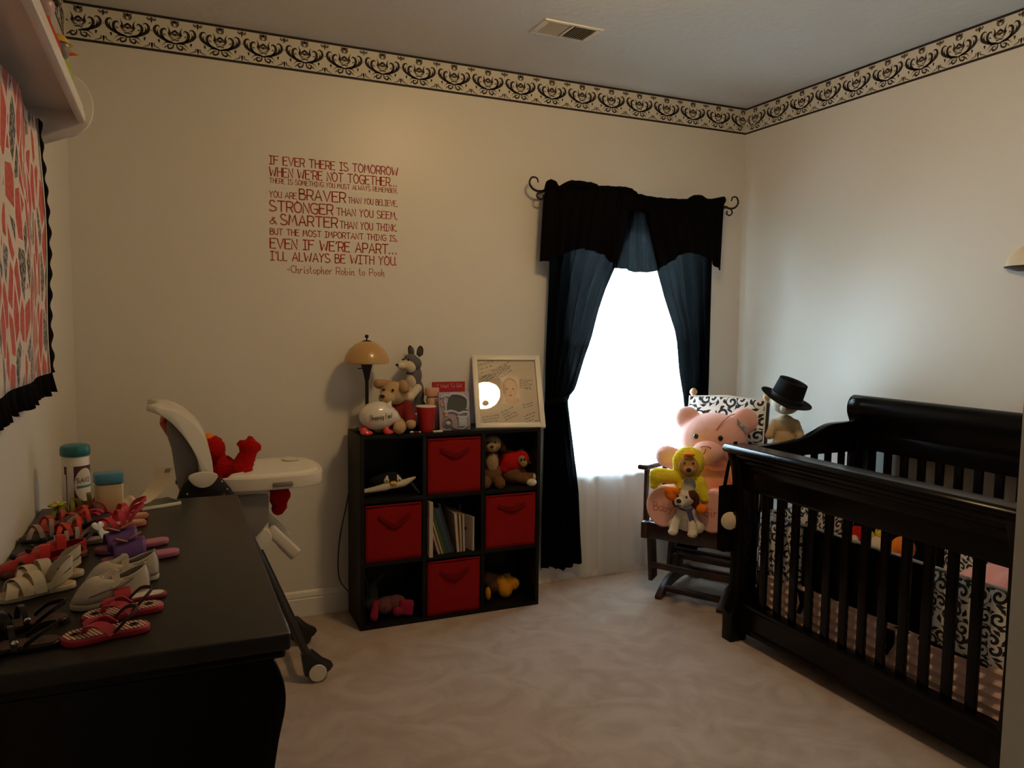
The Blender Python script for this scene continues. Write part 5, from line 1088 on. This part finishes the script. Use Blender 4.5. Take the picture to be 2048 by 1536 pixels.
flipflop('red striped flip-flop lying behind the nearest one', -.095, 1.640, radians(12))
t = shoe('sandal', 'thin dark pink sandal sticking out behind the red flip-flops', -.082, 1.722, .13, .05, radians(10)); sole(t, .13, .05, 0, .010, rub('dark_pink_rubber', (.22, .02, .03))); arch(t, -.02, -.02, .05, .022, .03, M_pr, z=.008); G().prism(sole_pts(.12, .042), .0102, .0108, 'xy').build('insole', M_ivory, t)
# sneakers
M_snk = mat('grey_white_leather', (.44, .38, .30), .5, bump=(200, .2, .001)); M_snk2 = mat('sneaker_lining', (.30, .24, .17), .9); M_snkt = mat('sneaker_trim', (.12, .11, .09), .5)
def sneaker(lab, x, y, rot, L=.155, w=.062):
    t = shoe('sneaker', lab, x, y, L, w, rot, group='child sneakers on the dresser')
    G().prism(sole_pts(L, w), 0, .014, 'xy').build('sole', mat('sneaker_sole', (.46, .41, .33), .5), t, bevel=.004, seg=3)
    base = [Vector((p[0]*.97, p[1]*.95, .013)) for p in sole_pts(L, w, 4)]; n = len(base)
    def top(i):
        a = atan2(base[i].y/(w*.5), base[i].x/(L*.5)); cx = .19*L
        zt = .050 + .012*max(0, cos(a)) - .002*abs(sin(a)) - .004*max(0, -cos(a)); return Vector((cx + .27*L*cos(a)*.93, .30*w*sin(a), zt))
    g = G(); nv = 8; vs = []
    for j in range(nv+1):
        v = j/nv
        for i in range(n):
            p = base[i].lerp(top(i), v); k = max(0, -base[i].x/(L*.5)); p.z += (.018*k + .006)*sin(pi*v)*1.0; b2 = 1+.10*sin(pi*v)*(1-v); p.x = p.x*(1+.02*sin(pi*v)); p.y *= b2; vs.append(p)
    g.add(vs, [(j*n+i, j*n+(i+1) % n, (j+1)*n+(i+1) % n, (j+1)*n+i) for j in range(nv) for i in range(n)]); g.build('upper', M_snk, t, solid=.003, angle=70)
    g = G(); vs = [top(i)*1 for i in range(n)]; lo = [Vector((q.x, q.y*.9, .020)) for q in vs]
    g.add(vs+lo, [(i, (i+1) % n, n+(i+1) % n, n+i) for i in range(n)]+[tuple(range(n, 2*n))]); g.build('lining', M_snk2, t)
    G().tube([top(i) for i in range(n)]+[top(0)], .0028, 6).build('collar_piping', M_snk, t)
    G().cbox((-.010, 0, .054), (.050, .026, .007), (0, radians(-24), 0)).build('tongue', M_snk, t, bevel=.003)
    for k in range(2):
        x0 = -.018+.022*k; G().strap([(x0-.004, -.027, .030+.007*k), (x0, -.016, .047+.009*k), (x0+.001, 0, .054+.010*k), (x0, .016, .047+.009*k), (x0-.004, .027, .030+.007*k)], (1, 0, .35), .016, .003).build('closure_strap', M_snk, t)
        for s in (-.010, .004): G().ell((x0, s, .0555+.010*k), .0022, nu=8, nv=6).build('stud', M_chrome, t)
    for s in (-1, 1): G().tube(smoothpts([(-.062, s*.014, .020), (-.045, s*.027, .028), (-.018, s*.030, .034), (.010, s*.029, .036), (.034, s*.026, .046)], 4), .0016, 6).build('side_seam', M_snkt, t)
    G().strap([(L*.478, 0, .018), (L*.482, 0, .040), (L*.445, 0, .066)], (0, 1, 0), .012, .003).build('heel_tab', M_snk, t)
sneaker('white leather sneaker nearest the camera with studded straps', -.122, 1.738, radians(24))
sneaker('white leather sneaker standing behind its mate', -.108, 1.838, radians(18))
# black strappy sandals at the near left
M_bk = rub('black_patent', (.010, .010, .012), .25); M_br = rub('brown_footbed', (.055, .020, .013), .6)
for k, (x, y, r, lab) in enumerate(((-.262, 1.532, 4, 'black patent strappy sandal with brown footbed at the near left edge'), (-.262, 1.640, 10, 'black patent strappy sandal behind its mate, beside the sneakers'))):
    t = shoe('sandal', lab, x, y, .15, .06, radians(r), group='black strappy sandals'); sole(t, .15, .06, 0, .012, M_bk); G().prism(sole_pts(.143, .055), .0122, .0130, 'xy').build('footbed', M_br, t)
    for a, b_, h in ((-.05, -.02, .022), (-.035, -.035, .028), (-.018, -.045, .026), (.005, -.01, .034)): arch(t, a, b_, .058, h, .010, M_bk)
    heelloop(t, .15, .06, .040, .009, M_bk); dot('buckle', t, (.006, -.030, .024), (.006, .002, .006), M_chrome)
# white strappy sandals
M_ws = rub('white_strap', (.52, .45, .33), .55); M_wf = rub('tan_footbed', (.50, .34, .20), .6)
for x, y, r, lab in ((-.268, 1.838, 22, 'white sandal with wide folded straps, left of the sneakers'), (-.262, 1.925, 16, 'white sandal with wide straps behind its mate')):
    t = shoe('sandal', lab, x, y, .15, .058, radians(r), group='white strappy sandals'); sole(t, .15, .058, 0, .013, M_ws); G().prism(sole_pts(.14, .052), .0132, .0140, 'xy').build('footbed', M_wf, t)
    for a, b_, h, bw in ((-.052, -.03, .024, .022), (-.020, -.045, .032, .020), (.002, -.012, .040, .022)): arch(t, a, b_, .058, h, bw, M_ws)
    heelloop(t, .15, .058, .060, .020, M_ws); heelloop(t, .15, .058, .036, .014, M_ws, .0)
# ladybird sandals
M_ld = rub('ladybird_red', (.42, .012, .008), .35)
for x, y, r, lab in ((-.290, 2.005, 10, 'red ladybird clog with black spots, nearer of the pair'), (-.268, 2.085, 14, 'red ladybird clog with black spots, farther of the pair')):
    t = shoe('clog', lab, x, y, .15, .064, radians(r), group='red ladybird clogs'); sole(t, .15, .064, 0, .016, rub('brown_sole', (.16, .05, .03)), .005)
    def toecap(u, v): a = pi*u; return Vector((-.070+.085*v, -.031*cos(a)*(.55+.45*v**.5), .012+.040*(v*.75+.25)**.8*sin(a)**.75))
    G().grid(toecap, 16, 10).build('toe_cap', M_ld, t, solid=.003)
    G().strap(smoothpts([(.012, -.031, .018), (.045, -.028, .026), (.070, 0, .030), (.045, .028, .026), (.012, .031, .018)], 4), (0, 0, 1), .024, .003).build('heel_wall', M_ld, t)
    arch(t, .015, .020, .060, .050, .020, M_ld)
    for c in ((-.030, -.027, .030), (-.005, -.030, .026), (.030, -.032, .024), (.055, -.022, .026), (-.045, -.010, .044), (-.015, .002, .052)): dot('black_spot', t, c, (.007, .004, .007), M_black)
# purple slides with pink bows
M_pu = rub('purple_rubber', (.11, .045, .20), .5); M_ps = rub('mauve_pink_rubber', (.40, .13, .22), .5); M_bwp = rub('peach_pink_bow', (.46, .17, .14), .4)
for x, y, r, lab in ((-.075, 2.012, 10, 'purple slide sandal with pink bow and mauve sole, nearer one'), (-.098, 2.122, 14, 'purple slide sandal with pink bow, farther one')):
    t = shoe('slide_sandal', lab, x, y, .17, .06, radians(r), group='purple slide sandals'); sole(t, .172, .06, 0, .014, M_ps, .004, .010)
    def band(u, v): a = pi*u; return Vector((-.062+.070*v, -.031*cos(a), .010+(.036+.012*v)*sin(a)**.75))
    G().grid(band, 16, 8).build('vamp', M_pu, t, solid=.003)
    for s in (-1, 1): G().cbox((-.030+s*.016, -.006, .060+.004*s), (.030, .024, .004), (radians(-20), radians(-24*s), radians(10))).build('bow_loop', M_bwp, t, bevel=.0018)
# silver sandal with hearts, brown thong, hot pink pair, coral pile
M_sil = rub('silver_leather', (.60, .66, .68), .3); M_gs = rub('grey_strap', (.30, .22, .20), .5)
t = shoe('sandal', 'grey sandal with silver heart ornaments behind the purple slides', -.235, 2.205, .15, .055, radians(16)); sole(t, .15, .055, 0, .012, M_gs)
for a, h in ((-.045, .022), (-.022, .030), (.002, .036)): arch(t, a, a+.01, .052, h, .010, M_gs)
heelloop(t, .15, .055, .045, .010, M_gs)
def heart(par, c, r, m, rot):
    pts = [(r*.060*(16*sin(a)**3), r*.060*(13*cos(a)-5*cos(2*a)-2*cos(3*a)-cos(4*a))) for a in [2*pi*k/20 for k in range(20)]]
    return G().prism(pts, -.002, .002, 'xz', Matrix.Translation(c) @ Euler(rot).to_matrix().to_4x4()).build('silver_heart', m, par, bevel=.0008)
heart(t, (.048, -.034, .050), .016, M_sil, (radians(-25), 0, .3)); heart(t, (.060, -.030, .030), .017, M_sil, (radians(-20), .5, .3))
M_hp = rub('hot_pink_strap', (.50, .02, .05), .45); M_cf = rub('cream_footbed', (.52, .34, .18), .6); M_pks = rub('salmon_sole', (.45, .12, .09), .5)
for x, y, r, lab in ((-.140, 2.345, 16, 'hot pink strappy sandal with cream footbed, nearer of the pair'), (-.135, 2.425, 20, 'hot pink strappy sandal with cream footbed, farther of the pair')):
    t = shoe('sandal', lab, x, y, .14, .055, radians(r), group='hot pink sandals'); sole(t, .14, .055, 0, .014, M_pks, .004); G().prism(sole_pts(.132, .050), .0142, .0155, 'xy').build('footbed', M_cf, t)
    for a, b_, h, bw in ((-.050, -.015, .020, .016), (-.015, -.050, .024, .016), (.005, -.005, .042, .014)): arch(t, a, b_, .053, h, bw, M_hp)
    heelloop(t, .14, .055, .058, .013, M_hp)
M_rc = rub('coral_rubber', (.46, .05, .03), .5); M_ro = rub('orange_red_rubber', (.56, .045, .012), .45); M_nv = rub('navy_rubber', (.015, .02, .035), .5); M_lm = rub('lime_petals', (.40, .42, .04), .6); M_ol = rub('olive_strap', (.26, .24, .03), .6); M_dr = rub('dark_grey_rubber', (.035, .03, .03), .6)
pile = [(-.300, 2.300, 0, 12, M_dr, M_gs, 'dark grey flat sandal at the left of the pile against the wall', 'sandal'), (-.240, 2.300, .0, 20, M_nv, M_ro, 'navy thong with orange-red straps in front of the pile', 'flip_flop'), (-.285, 2.395, 0, 14, M_rc, M_rc, 'coral sandal heaped against the wall', 'sandal'), (-.225, 2.385, .012, 24, M_nv, M_ro, 'navy thong with bright orange straps in the heap', 'flip_flop'), (-.262, 2.478, .016, 4, M_nv, M_ol, 'navy thong with lime flower on top of the heap', 'flip_flop'), (-.225, 2.520, .020, 12, M_rc, M_ol, 'coral sandal with olive straps at the back of the heap', 'sandal'), (-.200, 2.455, .006, 75, M_ro, M_hp, 'pink and orange sandal tipped up at the right of the heap', 'sandal')]
for k, (x, y, z, r, ms, mb, lab, nm) in enumerate(pile):
    t = shoe(nm, lab, x, y, .14, .055, radians(r), DZ+z+.001, 'heap of sandals', (0, radians(-8 if z else 0))); sole(t, .14, .055, 0, .010, ms)
    for a, b_, h, bw in ((-.050, -.02, .024, .012), (-.018, -.045, .030, .012), (.002, .004, .040, .010)): arch(t, a, b_, .053, h, bw, mb)
    if nm == 'sandal': heelloop(t, .14, .055, .052, .011, mb)
    if 'lime' in lab:
        for q in range(6): dot('petal', t, (-.035+.014*cos(q*pi/3), -.006+.014*sin(q*pi/3), .042), (.011, .008, .005), M_lm, (0, 0, q*pi/3))
        dot('flower_centre', t, (-.035, -.006, .046), .006, M_yg)
t = shoe('baby_shoe', 'small cream baby shoe beside the blue-lidded jar', -.150, 2.530, .10, .048, radians(30)); sole(t, .10, .048, 0, .010, M_cf)
blob('upper', [(-.025, 0, .020, .026, .023, .018), (.012, 0, .022, .030, .022, .020), (.032, 0, .032, .016, .020, .018)], rub('cream_leather', (.50, .38, .27), .6), t, .004); dot('pompom', t, (-.032, 0, .042), .010, M_cream)
